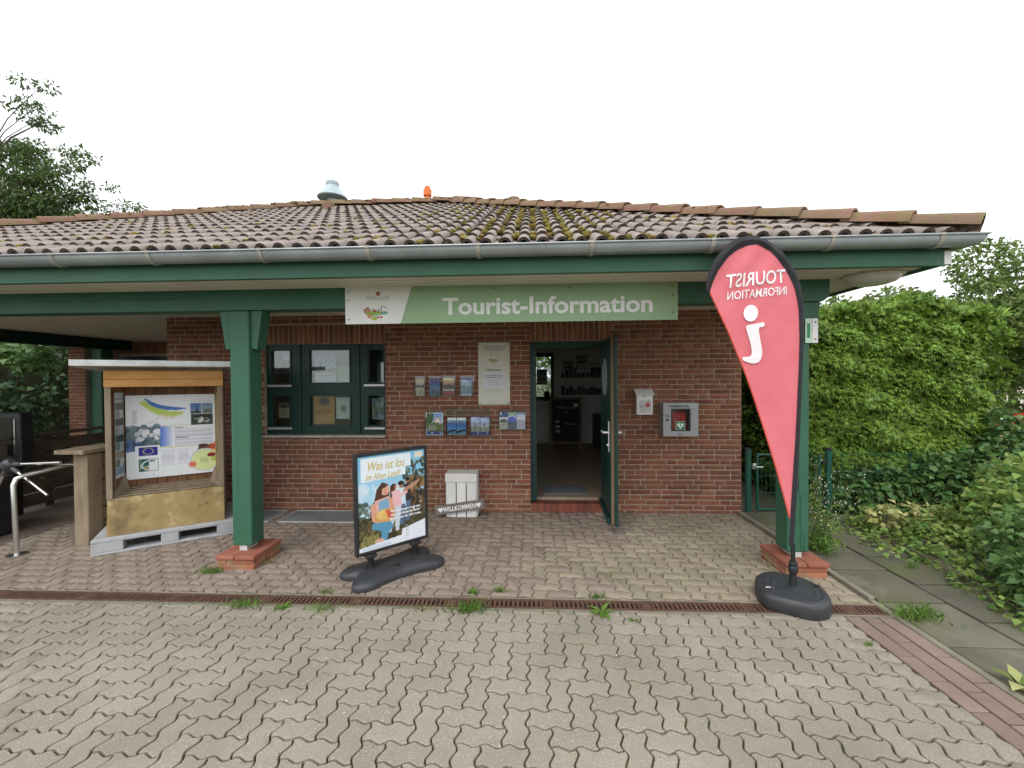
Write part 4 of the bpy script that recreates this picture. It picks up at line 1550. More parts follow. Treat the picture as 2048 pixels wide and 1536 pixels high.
def tower():
    c = Cv(40, 70, (190, 205, 235))
    c.grad(0, 0, 1, .55, (150, 170, 225), (225, 230, 240))
    c.lines(.08, .07, .7, 2, .05, (240, 245, 250), .5, .9)
    c.rect(.42, .36, .50, .58, (80, 75, 80))
    c.ell(.46, .38, .08, .04, (70, 70, 80))
    c.blobs(0, .55, 1, .80, 40, .08, [(120, 130, 70), (160, 150, 90), (200, 185, 130), (90, 105, 60)], .5)
    c.rect(0, .8, 1, 1, (50, 55, 140))
    c.rect(.72, .86, .86, .93, (225, 228, 240))
    c.rect(0, .80, 1, .815, (200, 190, 150))
    return c
holder('clear double holder of lighthouse folders in the lower row', -.768, -.518, .935, 1.24, .045)
brochure('left of the twin pale lighthouse folders in the lower row', tower(), -.757, -.648, .945, 1.162)
brochure('right of the twin pale lighthouse folders in the lower row', tower(), -.640, -.530, .945, 1.155)
holder('clear triple holder of three leaflets next to the door', -.415, -.08, 1.01, 1.225, .04)
c = Cv(40, 70, (215, 215, 210))
c.rect(0, 0, 1, .3, (55, 95, 140))
c.ell(.2, .1, .1, .07, (220, 225, 230))
c.ell(.5, .52, .4, .14, (150, 140, 135))
c.ell(.5, .56, .3, .1, (105, 100, 100))
c.rect(0, .62, 1, 1, (222, 216, 200))
c.lines(.1, .72, .9, 4, .06, (160, 150, 135), .4)
brochure('left leaflet of the triple holder, blue top and beige foot', c, -.407, -.305, 1.015, 1.222)
c = Cv(40, 70, (90, 110, 190))
c.rect(0, 0, 1, .2, (150, 185, 160))
c.grad(0, .2, 1, .58, (70, 90, 200), (120, 130, 210))
c.poly([(0, .35), (.5, .22), (1, .36), (1, .3), (.5, .16), (0, .28)], (225, 235, 225))
c.blobs(0, .58, 1, .95, 50, .07, [(120, 140, 80), (90, 120, 60), (160, 165, 120)], .5)
brochure('middle leaflet of the triple holder, violet sky over a meadow', c, -.302, -.198, 1.015, 1.218)
c = Cv(40, 70, (222, 220, 236))
c.rect(0, 0, 1, .14, (130, 165, 180))
c.lines(.12, .22, .88, 11, .058, (185, 180, 205), .4, .8)
brochure('right leaflet of the triple holder, pale page of text', c, -.195, -.092, 1.015, 1.216)

# ---- mailbox
t = thing('mailbox', 'small white metal mailbox with an apple sticker on the brick wall', 'mailbox', (1.322, -0.003, 1.19))
MB().box((-.095, -.095, 0), (.095, -.001, .262), .004).build('body', T['white'], t)
MB().prism([(-.125, .235), (-.112, .250), (0.001, .305), (0.001, .292), (-.095, .250), (-.108, .232)], -.108, .108, 'x').build('lid', T['white'], t)
MB().lathe([(0.012, -.002), (0.012, .004)], (0, 0, 0), 12).xf(Matrix.Rotation(PI / 2, 4, 'X')).xf(Matrix.Translation((-.005, -.097, .215))).build('lock', T['silver'], t)
c = Cv(44, 60, (204, 204, 202))
c.ell(.70, .40, .22, .17, (185, 70, 68))
c.ell(.62, .36, .08, .06, (215, 130, 125))
c.poly([(.68, .25), (.80, .05), (.86, .09), (.72, .27)], (90, 110, 60))
c.lines(.05, .42, .44, 3, .075, (130, 130, 130), .5, .8)
c.ell(.28, .80, .18, .12, (165, 165, 165))
c.ell(.28, .80, .14, .085, (204, 204, 202))
poster(c, .135, .15, t, (.005, -.0965, .10), 'sticker')

# ---- defibrillator cabinet
t = thing('defibrillator_cabinet', 'silver defibrillator cabinet with a window on the red red bag inside'.replace('red red', 'red'), 'cabinet', (1.712, -0.003, 0.945))
W2, H2, D2 = .199, .388, .175
m = MB()
wx0, wx1, wz0, wz1 = -.10, .10, .072, .312
m.box((-W2, -D2, 0), (wx0, -D2 + .012, H2))
m.box((wx1, -D2, 0), (W2, -D2 + .012, H2))
m.box((wx0, -D2, 0), (wx1, -D2 + .012, wz0))
m.box((wx0, -D2, wz1), (wx1, -D2 + .012, H2))
m.build('cabinet_door', T['silver'], t)
m = MB()
m.box((-W2, -D2 + .013, 0), (-W2 + .006, 0, H2))
m.box((W2 - .006, -D2 + .013, 0), (W2, 0, H2))
m.box((-W2 + .006, -D2 + .013, 0), (W2 - .006, 0, .006))
m.box((-W2 + .006, -D2 + .013, H2 - .006), (W2 - .006, 0, H2))
m.box((-W2 + .006, -.008, .006), (W2 - .006, 0, H2 - .006))
m.build('cabinet_body', T['silver'], t)
m = MB()
m.box((wx0, -D2 - .004, wz0 - .01), (wx1, -D2 - .0005, wz0 + .004))
m.box((wx0, -D2 - .004, wz1 - .004), (wx1, -D2 - .0005, wz1 + .01))
m.box((wx0 - .01, -D2 - .004, wz0 - .01), (wx0 - .0005, -D2 - .0005, wz1 + .01))
m.box((wx1 + .0005, -D2 - .004, wz0 - .01), (wx1 + .01, -D2 - .0005, wz1 + .01))
m.build('window_seal', T['black'], t)
MB().box((wx0, -D2 + .004, wz0), (wx1, -D2 + .007, wz1)).build('pane', T['clear'], t)
bg_ = MB().box((-.11, -.155, .03), (.085, -.05, .285), .03)
bg_.build('bag', T['redbag'], t)
text('DEFIBRILLATOR', .031, T['blackink'], t, (-.02, -D2 - .0008, .338), bold=.0008)
MB().box((.115, -D2 - .001, .332), (.172, -D2 - .0002, .368)).build('label_plate', M('mint_plate', s8(165, 185, 180), None, rough=.5), t)
c = Cv(48, 48, (190, 200, 190))
c.rect(.06, .06, .94, .94, (45, 120, 80))
c.ell(.35, .42, .19, .20, (225, 240, 232))
c.ell(.65, .42, .19, .20, (225, 240, 232))
c.poly([(.19, .52), (.81, .52), (.5, .86)], (225, 240, 232))
c.poly([(.52, .28), (.40, .52), (.50, .52), (.44, .74), (.62, .46), (.51, .46), (.60, .28)], (45, 120, 80))
poster(c, .105, .10, t, (-.005, -D2 - .002, .125), 'heart_sticker')
MB().lathe([(0.013, -.003), (0.012, .012)], (0, 0, 0), 12).xf(Matrix.Rotation(PI / 2, 4, 'X')).xf(Matrix.Translation((-.155, -D2 - .003, .19))).build('lock', T['black'], t)
c = Cv(30, 20, (150, 152, 156))
c.lines(.05, .1, .95, 3, .3, (70, 70, 75), .45, .8)
poster(c, .05, .03, t, (-.15, -D2 - .0015, .235), 'small_print')
poster(Cv(24, 10, (120, 125, 130)), .055, .014, t, (-.01, -D2 - .0015, .022), 'maker_plate')

# ---- aed arrow sign on the right post
t = thing('rescue_sign', 'small white and green rescue sign projecting from the right post', 'sign', (2.300, -1.556, 2.005), rz=0.0)
MB().box((-.055, -.012, -.10), (-.004, -.006, .10)).build('front_plate', M('rescue_green', s8(205, 225, 212), s8(190, 215, 200), 20, .4), t)
MB().box((.0, -.012, -.10), (.045, -.004, .10)).build('side_plate', T['white'], t)
MB().box((-.042, -.0135, -.06), (-.018, -.0125, .06)).build('arrow', M('rescue_ink', s8(60, 140, 95), None, rough=.5), t)
for z_ in (-.07, .07):
    MB().lathe([(0.006, -.002), (0.006, .003)], (0, 0, 0), 8).xf(Matrix.Rotation(PI / 2, 4, 'X')).xf(Matrix.Translation((.024, -.014, z_))).build('screw', T['dark'], t)

# ---- lamp under the soffit
t = thing('soffit_lamp', 'round opal lamp under the soffit at the right corner', 'lamp', (2.70, -1.66, SOF - .002))
MB().lathe([(0.195, 0.0), (0.202, -0.014), (0.178, -0.022)], (0, 0, 0), 32).build('lamp_ring', T['soffit'], t, True)
MB().lathe([(0.184, -0.012), (0.178, -0.035), (0.15, -0.058), (0.10, -0.074), (0.04, -0.081), (0.005, -0.082)], (0, 0, 0), 32).build('lamp_cover', T['lampglass'], t, True)

# ---- notices behind the window panes
def notice(label, cv, x0, x1, z0, z1, y=0.102):
    t = thing('notice', label, 'notice', ((x0 + x1) / 2, y, (z0 + z1) / 2), group='notices behind the window panes')
    poster(cv, x1 - x0, z1 - z0, t, (0, -.001, 0), 'print')
    MB().box((-(x1 - x0) / 2, 0, -(z1 - z0) / 2), ((x1 - x0) / 2, .0012, (z1 - z0) / 2)).build('sheet', T['white'], t)
    return t
c = Cv(60, 84, (225, 228, 228))
c.grad(0, 0, 1, .66, (70, 110, 165), (190, 205, 215))
c.blobs(0, .2, 1, .45, 20, .12, [(215, 220, 225), (190, 200, 210)], .4, .6)
c.rect(0, .52, 1, .67, (85, 110, 75))
c.poly([(.36, .66), (.5, .5), (.64, .66)], (160, 160, 160))
c.rect(.22, .34, .28, .56, (70, 70, 75))
c.ell(.25, .34, .10, .06, (60, 60, 65))
c.lines(.1, .74, .9, 3, .07, (140, 140, 140), .4)
notice('landscape photo poster behind the upper middle window pane', c, -2.755, -2.492, 1.60, 1.968)
c = Cv(40, 56, (115, 180, 100))
c.lines(.15, .12, .85, 2, .08, (170, 210, 150), .5)
c.rect(0, .82, 1, 1, (205, 220, 205))
notice('green leaflet behind the upper middle window pane', c, -2.468, -2.315, 1.60, 1.81)
c = Cv(60, 84, (205, 150, 90))
c.grad(0, 0, 1, 1, (200, 140, 80), (215, 165, 105))
c.ell(.52, .18, .26, .16, (120, 105, 95))
c.ell(.52, .18, .18, .10, (85, 80, 90))
c.lines(.12, .48, .9, 3, .06, (175, 110, 90), .6)
c.lines(.12, .68, .95, 4, .07, (225, 185, 130), .5)
notice('orange event poster behind the lower middle window pane', c, -2.785, -2.515, 1.068, 1.42)
c = Cv(44, 60, (222, 226, 222))
c.ell(.5, .5, .22, .2, (190, 200, 170))
c.ell(.5, .52, .14, .12, (150, 150, 120))
c.lines(.2, .1, .8, 2, .06, (160, 160, 160), .4)
notice('white leaflet behind the lower middle window pane', c, -2.492, -2.305, 1.135, 1.405)
c = Cv(40, 56, (190, 180, 150))
c.rect(0, 0, 1, .35, (120, 115, 100))
c.poly([(.2, .34), (.3, .1), (.5, .2), (.7, .08), (.8, .34)], (70, 62, 60))
c.lines(.15, .45, .85, 6, .08, (140, 130, 110), .4)
notice('small beige leaflet behind the lower left window pane', c, -3.245, -3.105, 1.15, 1.345)
c = Cv(50, 60, (200, 205, 215))
c.rect(.05, .05, 1, .95, (130, 140, 150))
c.blobs(.1, .1, 1, .8, 30, .14, [(90, 100, 110), (170, 160, 110), (110, 130, 150), (190, 195, 200)])
notice('blue grey photo leaflet behind the lower right window pane', c, -2.03, -1.86, 1.13, 1.395)
c = Cv(30, 40, (60, 66, 62))
c.rect(0, 0, 1, .35, (165, 175, 185))  # pale band paints the light reflected in this pane
notice('painted light reflection, dark with a pale top, in the upper left window pane', c, -3.175, -3.075, 1.73, 1.965)

# ================================================================== THINGS ON THE PAVING
# ---- crate and welcome sign
t = thing('wooden_crate', 'whitewashed wooden crate standing on end against the wall', 'crate', (-0.845, -0.018, 0.0), 0.0)
cw, ch, cdp = .178, .50, .215
for i in range(3):
    a = -cw + .004 + i * 0.1185
    MB().box((a, -cdp, .002), (a + .108, -cdp + .012, ch - .085), .002).build('slat', T['whitewood'], t)
MB().box((-cw - .012, -cdp - .012, ch - .086), (cw + .006, -cdp + .001, ch), .003).build('end_board', T['whitewood'], t)
MB().box((-cw - .012, -cdp - .012, ch + .001), (cw + .006, 0, ch + .016), .003).build('top_board', T['whitewood'], t)
for i in range(2):
    for s_ in (-1, 1):
        y_ = -cdp + .014 + i * .10
        MB().box((s_ * cw - .007, y_, .002), (s_ * cw + .007, y_ + .09, ch - .001), .002).build('slat', T['whitewood'], t)
MB().box((-cw + .01, -.10, .002), (cw - .01, -.002, .014)).build('bottom_board', T['whitewood'], t)
MB().box((-cw + .008, -.012, .015), (cw - .008, -.002, ch - .002)).build('back_board', T['dark'], t)
t = thing('welcome_sign', 'narrow grey wooden sign reading WILLKOMMEN leaning on the white crate', 'sign', (-0.862, -0.262, 0.128), rot=(-0.10, -0.142, 0.02))
MB().box((-.293, -.006, -.053), (.293, .006, .053), .002).build('board', T['greywood'], t)
text('WILLKOMMEN', .074, T['whiteink'], t, (0, -.0072, -.027), bold=.0016, sx=.80)
hp = []
for i in range(28):
    q = 2 * PI * i / 28
    hp.append((.0021 * 16 * math.sin(q) ** 3, .0021 * (13 * math.cos(q) - 5 * math.cos(2 * q) - 2 * math.cos(3 * q) - math.cos(4 * q))))
for s_ in (-1, 1):
    MB().prism([(x_ * .86 + s_ * .225, z_ * .95) for x_, z_ in hp], -.0078, -.0062, 'y').build('heart', T['whiteink'], t)
rp = [(-.285, .0, .045), (-.27, .02, .13), (-.235, .035, .22), (-.195, .04, .31)]
MB().tube(rp, .0022, 5).build('cord', M('jute', (0.35, 0.28, 0.18), None, rough=.9), t)
MB().tube([(.275, .0, .045), (.255, .02, .12), (.235, .09, .18)], .0022, 5).build('cord', bpy.data.materials['jute'], t)

# ---- pavement poster stand
t = thing('poster_stand', 'black framed poster stand on a rubber base with an orchard poster', 'sign', (-1.19, -1.63, 0.0), math.radians(43), rot=None)
t.rotation_euler = (0, math.radians(-0.6), math.radians(43))
PW, PZ0, PZ1 = .325, .205, 1.035
m = MB()
fr_ = .028
for a, c in (((-PW, PZ0), (-PW + fr_, PZ1)), ((PW - fr_, PZ0), (PW, PZ1)), ((-PW + fr_, PZ0), (PW - fr_, PZ0 + fr_)), ((-PW + fr_, PZ1 - fr_), (PW - fr_, PZ1))):
    m.box((a[0], -.022, a[1]), (c[0], .022, c[1]), .006)
m.build('frame', T['black'], t)
MB().box((-PW + fr_, -.012, PZ0 + fr_), (PW - fr_, .012, PZ1 - fr_)).build('panel', T['black'], t)
iw, ih = 2 * (PW - fr_), PZ1 - PZ0 - 2 * fr_
c = Cv(132, 176, (150, 190, 215))
c.grad(0, 0, 1, .75, (118, 188, 222), (200, 222, 235))
c.blobs(0, .34, .7, .62, 40, .09, [(215, 228, 236), (165, 205, 228), (235, 240, 244)], .6, .5)
c.blobs(.62, .10, 1.02, .62, 210, .030, [(38, 52, 40), (62, 78, 56), (88, 102, 78), (140, 160, 165), (52, 60, 58)], .7, .85)
c.blobs(.72, .30, 1.02, .72, 160, .030, [(110, 84, 58), (86, 66, 48), (60, 50, 40), (150, 116, 70), (42, 38, 34)], .8, .85)
c.blobs(.0, .50, .25, .72, 70, .03, [(70, 90, 74), (100, 116, 100), (58, 66, 60)], .8, .7)
c.poly([(0, .66), (.5, .64), (1, .70), (1, 1), (0, 1)], (74, 72, 50))
c.blobs(0, .66, 1, .93, 170, .04, [(58, 58, 40), (96, 94, 58), (44, 42, 34), (122, 112, 70), (80, 62, 44)], .45, .8)
c.blobs(0, .84, .3, .95, 60, .035, [(150, 140, 84), (126, 120, 72)], .4, .7)
# people in the orchard, far ones first (a printed photograph)
for (px, py, sc, shirt, hair) in ((.72, .33, .8, (52, 48, 52), (34, 28, 26)), (.62, .36, 1.0, (205, 222, 232), (40, 30, 26))):
    c.ell(px, py, .036 * sc, .030 * sc, (176, 130, 104))
    c.ell(px, py - .016 * sc, .042 * sc, .024 * sc, hair)
    c.poly([(px - .06 * sc, py + .035), (px + .06 * sc, py + .035), (px + .075 * sc, py + .24), (px - .07 * sc, py + .24)], shirt)
    c.poly([(px - .07 * sc, py + .22), (px + .06 * sc, py + .22), (px + .04 * sc, py + .44), (px - .05 * sc, py + .44)], (84, 108, 132))
    c.poly([(px + .03, py + .06), (px + .19, py + .0), (px + .20, py + .02), (px + .05, py + .11)], (182, 136, 110))
c.ell(.52, .375, .040, .034, (206, 156, 132))
c.poly([(.455, .36), (.50, .335), (.545, .345), (.53, .37), (.52, .56), (.45, .55)], (84, 48, 38))
c.poly([(.48, .42), (.60, .41), (.63, .60), (.49, .62)], (228, 182, 186))
c.poly([(.58, .46), (.72, .44), (.72, .465), (.59, .51)], (228, 182, 186))
c.poly([(.48, .60), (.62, .59), (.58, .86), (.53, .86), (.52, .72), (.46, .86), (.41, .86)], (196, 208, 218))
# the girl with the bowl of apples
c.poly([(.20, .57), (.26, .37), (.34, .30), (.43, .33), (.45, .45), (.40, .62), (.26, .62)], (82, 52, 42))
c.ell(.385, .392, .062, .054, (218, 166, 140))
c.rect(.365, .385, .378, .391, (80, 50, 45))
c.rect(.400, .385, .413, .391, (80, 50, 45))
c.ell(.392, .400, .008, .012, (196, 140, 116))
c.ell(.390, .420, .018, .005, (180, 90, 90))
c.ell(.36, .405, .016, .012, (228, 150, 136), .5)
c.poly([(.29, .40), (.34, .315), (.41, .325), (.40, .36), (.345, .37), (.33, .44)], (76, 48, 40))
c.poly([(.23, .49), (.44, .46), (.47, .68), (.23, .70)], (226, 168, 160))
c.poly([(.29, .50), (.43, .48), (.45, .68), (.28, .68)], (122, 168, 196))
c.poly([(.17, .53), (.24, .51), (.27, .66), (.36, .72), (.33, .76), (.19, .70)], (214, 158, 132))
c.poly([(.44, .47), (.49, .50), (.54, .66), (.46, .70)], (214, 158, 132))
c.ell(.38, .665, .155, .075, (204, 154, 96))
c.ell(.38, .650, .13, .055, (226, 184, 120))
for (ax, ay, ac) in ((.33, .64, (226, 196, 112)), (.42, .635, (206, 104, 74)), (.38, .67, (222, 178, 100)), (.45, .665, (196, 86, 66))):
    c.ell(ax, ay, .045, .033, ac)
c.poly([(.20, .72), (.46, .74), (.50, .80), (.42, .86), (.40, .93), (.31, .93), (.32, .82), (.18, .78)], (88, 148, 178))
c.ell(.29, .925, .07, .03, (216, 166, 150))
c.put((c.Y + c.X * 0.06 > .955), (226, 232, 240))
c.poly([(.63, .855), (1, .80), (1, 1), (.60, 1)], (226, 230, 238))
c.lines(.05, .955, .55, 3, .014, (150, 170, 200), .5, .8)
c.poly([(.045, .025), (.78, .025), (.78, .165), (.70, .165), (.70, .255), (.045, .275)], (226, 236, 242))
c.rect(.84, .02, .97, .085, (222, 214, 196))
poster(c, iw, ih, t, (0, -.0128, (PZ0 + PZ1) / 2), 'poster', mat=T['printgloss'])
zt = PZ1 - fr_
text('Was ist los', .105, T['goldink'], t, (-.060, -.0138, zt - .122), shear=.28, bold=.0004, sx=.70, name='headline')
text('im Alten Land?', .078, T['goldink'], t, (-.085, -.0138, zt - .198), shear=.28, bold=.0, sx=.64, name='headline')
for i, s_ in enumerate(('Veranstaltungen rund ums', 'Alte Land findet Ihr durch', 'das Scannen des QR-Codes')):
    text(s_, .026, T['whiteink'], t, (.110, -.0138, zt - .500 - i * .032), rot=(PI / 2, 0, 0), bold=.0007, name='lettering')
text('TICKET', .034, T['lightgreyink'], t, (.135, -.0138, zt - .685), rot=(PI / 2, -PI / 2, 0), name='lettering')
for s_ in (-1, 1):
    m = MB().lathe([(0.042, 0.07), (0.040, 0.085), (0.024, 0.092), (0.024, 0.15), (0.028, 0.155), (0.028, 0.165), (0.02, 0.17)], (s_ * .20, 0, 0), 16)
    m.box((s_ * .20 - .045, -.03, .172), (s_ * .20 + .045, .03, .203), .005)
    m.build('spring_foot', T['black'], t, True)
def blob_base(outl, prof, name, mat, parent, ctr=(0, 0)):
    """soft moulded base: outline loops that shrink and rise by the profile (scale, height)"""
    n = len(outl)
    V, F = [], []
    for sc, z_ in prof:
        for x_, y_ in outl:
            V.append((ctr[0] + (x_ - ctr[0]) * sc, ctr[1] + (y_ - ctr[1]) * sc, z_))
    for i in range(len(prof) - 1):
        for k in range(n):
            k2 = (k + 1) % n
            F.append((i * n + k, i * n + k2, (i + 1) * n + k2, (i + 1) * n + k))
    F.append(tuple((len(prof) - 1) * n + k for k in range(n)))
    b_ = MB().add(V, F)
    return b_.build(name, mat, parent, True)
def spline(pts, sub=6):
    o_ = []
    n = len(pts)
    for i in range(n):
        p0, p1, p2, p3 = [np.array(pts[(i + j) % n]) for j in (-1, 0, 1, 2)]
        for s in range(sub):
            u = s / sub
            o_.append(tuple(0.5 * (2 * p1 + (p2 - p0) * u + (2 * p0 - 5 * p1 + 4 * p2 - p3) * u * u + (3 * p1 - p0 - 3 * p2 + p3) * u ** 3)))
    return o_
ol = spline([(-.40, -.20), (-.30, -.27), (-.15, -.235), (0, -.21), (.15, -.235), (.30, -.27), (.40, -.20), (.385, -.09), (.315, 0), (.385, .09), (.40, .20), (.30, .27), (.15, .235), (0, .21), (-.15, .235), (-.30, .27), (-.40, .20), (-.385, .09), (-.315, 0), (-.385, -.09)], 4)
bs_ = blob_base(ol, [(0.985, 0.0), (1.0, 0.02), (0.985, 0.045), (0.93, 0.062), (0.74, 0.078), (0.45, 0.088), (0.1, 0.090)], 'rubber_base', T['blackbase'], t)
bs_.scale = (1, .82, 1)
MB().lathe([(0.020, 0.085), (0.020, 0.096), (0.012, 0.097)], (-.02, -.10, 0), 14).build('filler_cap', T['black'], t, True)

# ---- beach flag
t = thing('beach_flag', 'tall red teardrop flag reading TOURIST INFORMATION backwards on a black base', 'flag', (1.87, -2.03, 0.0))
outer = [(1.861, 0.401), (1.867, 0.672), (1.872, 0.924), (1.873, 1.172), (1.873, 1.417), (1.873, 1.677), (1.872, 1.916), (1.862, 2.098), (1.835, 2.26), (1.787, 2.368), (1.712, 2.477), (1.621, 2.55), (1.513, 2.591), (1.407, 2.581), (1.32, 2.521), (1.251, 2.433), (1.213, 2.344), (1.204, 2.281), (1.214, 2.225)]
inner = [(1.823, 0.423), (1.829, 0.688), (1.834, 0.943), (1.840, 1.172), (1.842, 1.417), (1.843, 1.678), (1.840, 1.898), (1.826, 2.098), (1.792, 2.243), (1.725, 2.37), (1.623, 2.487), (1.524, 2.533), (1.427, 2.516), (1.34, 2.449), (1.279, 2.36), (1.246, 2.271), (1.235, 2.217)]
free = [(1.235, 2.213), (1.296, 2.079), (1.373, 1.922), (1.47, 1.699), (1.569, 1.437), (1.641, 1.22), (1.713, 1.0), (1.776, 0.788), (1.823, 0.623)]
def FP(x_, z_, off=0.0):
    # the sail leans a little towards the viewer and ripples softly
    y_ = -0.065 * z_ + 0.010 * math.sin(x_ * 9 + z_ * 4.2) * min(1, max(0, (1.85 - x_) * 4)) + 0.008 * math.sin(z_ * 17 + x_ * 6) * max(0, 1.75 - x_) + 0.0048 * math.sin((x_ - z_) * 34 + 2 * math.sin(z_ * 5)) * max(0, min(1, (z_ - 1.9) * 2)) * max(0, min(1, (1.85 - x_) * 5))
    return (x_ - 1.87, y_ + off, z_)
def resample(p, n):
    p = np.array(p)
    d = np.concatenate(([0], np.cumsum(np.linalg.norm(np.diff(p, axis=0), axis=1))))
    u = np.linspace(0, d[-1], n)
    return np.stack([np.interp(u, d, p[:, 0]), np.interp(u, d, p[:, 1])], 1)
# sail as a strip grid: matching left (free edge, then up the curve) and right (sleeve) sides by height
N1 = 56
zs = np.linspace(0.626, 2.525, N1)
infull = np.array(inner)
top_i = int(np.argmax(infull[:, 1]))
rside = infull[:top_i + 1]
lside = np.concatenate([np.array(free)[::-1], infull[top_i:][::-1]])
xr_ = np.interp(zs, rside[:, 1], rside[:, 0])
xl_ = np.interp(zs, lside[:, 1], lside[:, 0])
NC = 22
V = [FP(a + (c_ - a) * j / (NC - 1) + 0.006 * (j == NC - 1), z_) for a, c_, z_ in zip(xl_, xr_, zs) for j in range(NC)]
F = [(i * NC + j, i * NC + j + 1, (i + 1) * NC + j + 1, (i + 1) * NC + j) for i in range(N1 - 1) for j in range(NC - 1)]
MB().add(V, F).build('sail', T['redcloth'], t, True)
a_, b_ = resample(outer, 70), resample(inner + [(1.225, 2.214)], 70)
V = []
for (x0_, z0_), (x1_, z1_) in zip(a_, b_):
    mx, mz = (x0_ + x1_) / 2, (z0_ + z1_) / 2
    V += [FP(x0_, z0_), FP(mx, mz, -.016), FP(x1_, z1_, -.003), FP(mx, mz, .016)]
F = []
for i in range(69):
    for k in range(4):
        k2 = (k + 1) % 4
        F.append((i * 4 + k, i * 4 + k2, (i + 1) * 4 + k2, (i + 1) * 4 + k))
F += [(0, 1, 2, 3), (276, 279, 278, 277)]
MB().add(V, F).build('sleeve', T['blackcloth'], t, True)
hem = [FP(x_, z_, -.002) for x_, z_ in resample(free, 24)]
MB().tube(hem, 0.005, 6).build('hem', M('hem_orange', (0.62, 0.09, 0.06), None, rough=.6), t, True)
def flagtext(body, size, xc, zc, width, slope, bold):
    me = text(body, size, T['flagwhite'], None, (0, 0, 0), bold=bold, mirror=True, link_it=False, ext=0)
    xs = [q.co.x for q in me.vertices]
    w_ = max(xs) - min(xs)
    x0_ = (max(xs) + min(xs)) / 2
    bm = bmesh.new()
    bm.from_mesh(me)
    bmesh.ops.subdivide_edges(bm, edges=[e for e in bm.edges if e.calc_length() > .03], cuts=1)
    for q in bm.verts:
        u = (q.co.x - x0_) * width / w_
        q.co = Vector(FP(xc + u, zc + q.co.y + slope * u, -0.0050))
    bm.to_mesh(me)
    bm.free()
    link('lettering', me, t)
flagtext('TOURIST', .126, 1.532, 2.258, .392, .08, .0022)
flagtext('INFORMATION', .079, 1.545, 2.176, .392, .075, .0010)
dotp = [(1.504 + .047 * math.cos(q), 2.067 + .057 * math.sin(q)) for q in [2 * PI * k / 28 for k in range(28)]]
ip = spline([(1.486, 1.985), (1.54, 1.995), (1.585, 2.003), (1.596, 1.990), (1.585, 1.972), (1.560, 1.962), (1.575, 1.88), (1.592, 1.795), (1.578, 1.738), (1.535, 1.722), (1.482, 1.738), (1.466, 1.752), (1.470, 1.768), (1.510, 1.770), (1.524, 1.795), (1.512, 1.86), (1.490, 1.925), (1.478, 1.968)], 4)
for nm, pl in (('dot', dotp), ('letter_i', ip)):
    bm = bmesh.new()
    vs = [bm.verts.new(FP(x_, z_, -.008)) for x_, z_ in pl]
    bm.faces.new(vs)
    me = bpy.data.meshes.new(nm)
    bm.to_mesh(me)
    bm.free()
    me.materials.append(T['flagwhite'])
    link(nm, me, t)
MB().tube([(.0, .0, .10), (.0, -.006, .16), (-.006, -.014, .24), (-.011, -.024, .36), (-.015, -.028, .43)], .014, 10).build('pole', T['black'], t, True)
MB().lathe([(0.026, 0.10), (0.022, 0.20), (0.022, 0.215)], (0, -.004, 0), 14).build('pole_socket', T['black'], t, True)
MB().lathe([(0.030, 0.222), (0.032, 0.235), (0.032, 0.265), (0.028, 0.27)], (-.004, -.012, 0), 14).build('clamp', T['black'], t, True)
MB().lathe([(0.027, 0.278), (0.029, 0.29), (0.024, 0.30)], (-.006, -.016, 0), 14).build('clamp_ring', T['black'], t, True)
bo = [(1.625, -2.12), (1.626, -2.009), (1.684, -1.878), (1.767, -1.797), (1.85, -1.772), (1.935, -1.797), (2.030, -1.867), (2.076, -1.967), (2.074, -2.088), (2.018, -2.215), (1.952, -2.272), (1.877, -2.285), (1.798, -2.258), (1.686, -2.19)]
bo = spline([(x_ - 1.87, y_ + 2.03) for x_, y_ in bo], 4)
blob_base(bo, [(0.96, 0.0), (1.0, 0.014), (1.01, 0.075), (0.99, 0.096), (0.95, 0.106), (0.80, 0.110), (0.795, 0.106), (0.775, 0.106), (0.77, 0.111), (0.60, 0.114), (0.595, 0.110), (0.58, 0.110), (0.575, 0.116), (0.1, 0.122)], 'water_base', T['blackbase'], t)
MB().box((.135, -.03, .085), (.20, .035, .114), .008).build('grip_recess', T['dark'], t)
MB().box((-.20, -.025, .111), (-.145, -.015, .113)).build('sticker', T['white'], t)

# ---- pallet and information kiosk
KA = math.radians(34.5)
t = thing('plastic_pallet', 'grey plastic pallet under the wooden information kiosk', 'pallet', (-3.70, -1.045, 0.0), KA)
m = MB()
PLX0, PLX1, PLY0, PLY1 = -.565, .60, -.105, .74
m.box((PLX0, PLY0, .112), (PLX1, PLY1, .150), .006)
m.build('deck', T['pallet'], t)
for a, c in ((PLX0, -.335), (-.055, .085), (.40, PLX1)):
    for ya, yc in ((PLY0, PLY0 + .14), (.26, .40), (PLY1 - .14, PLY1)):
        MB().box((a, ya, .0245), (c, yc, .1115), .006).build('block', T['pallet'], t)
for ya, yc in ((PLY0, PLY0 + .12), (.27, .39), (PLY1 - .12, PLY1)):
    MB().box((PLX0, ya, 0.0), (PLX1, yc, .024), .005).build('runner', T['pallet'], t)

t = thing('info_kiosk', 'wooden information kiosk with a map board under a sheet metal roof', 'kiosk', (-3.70, -1.045, 0.0), KA)
KW = .465
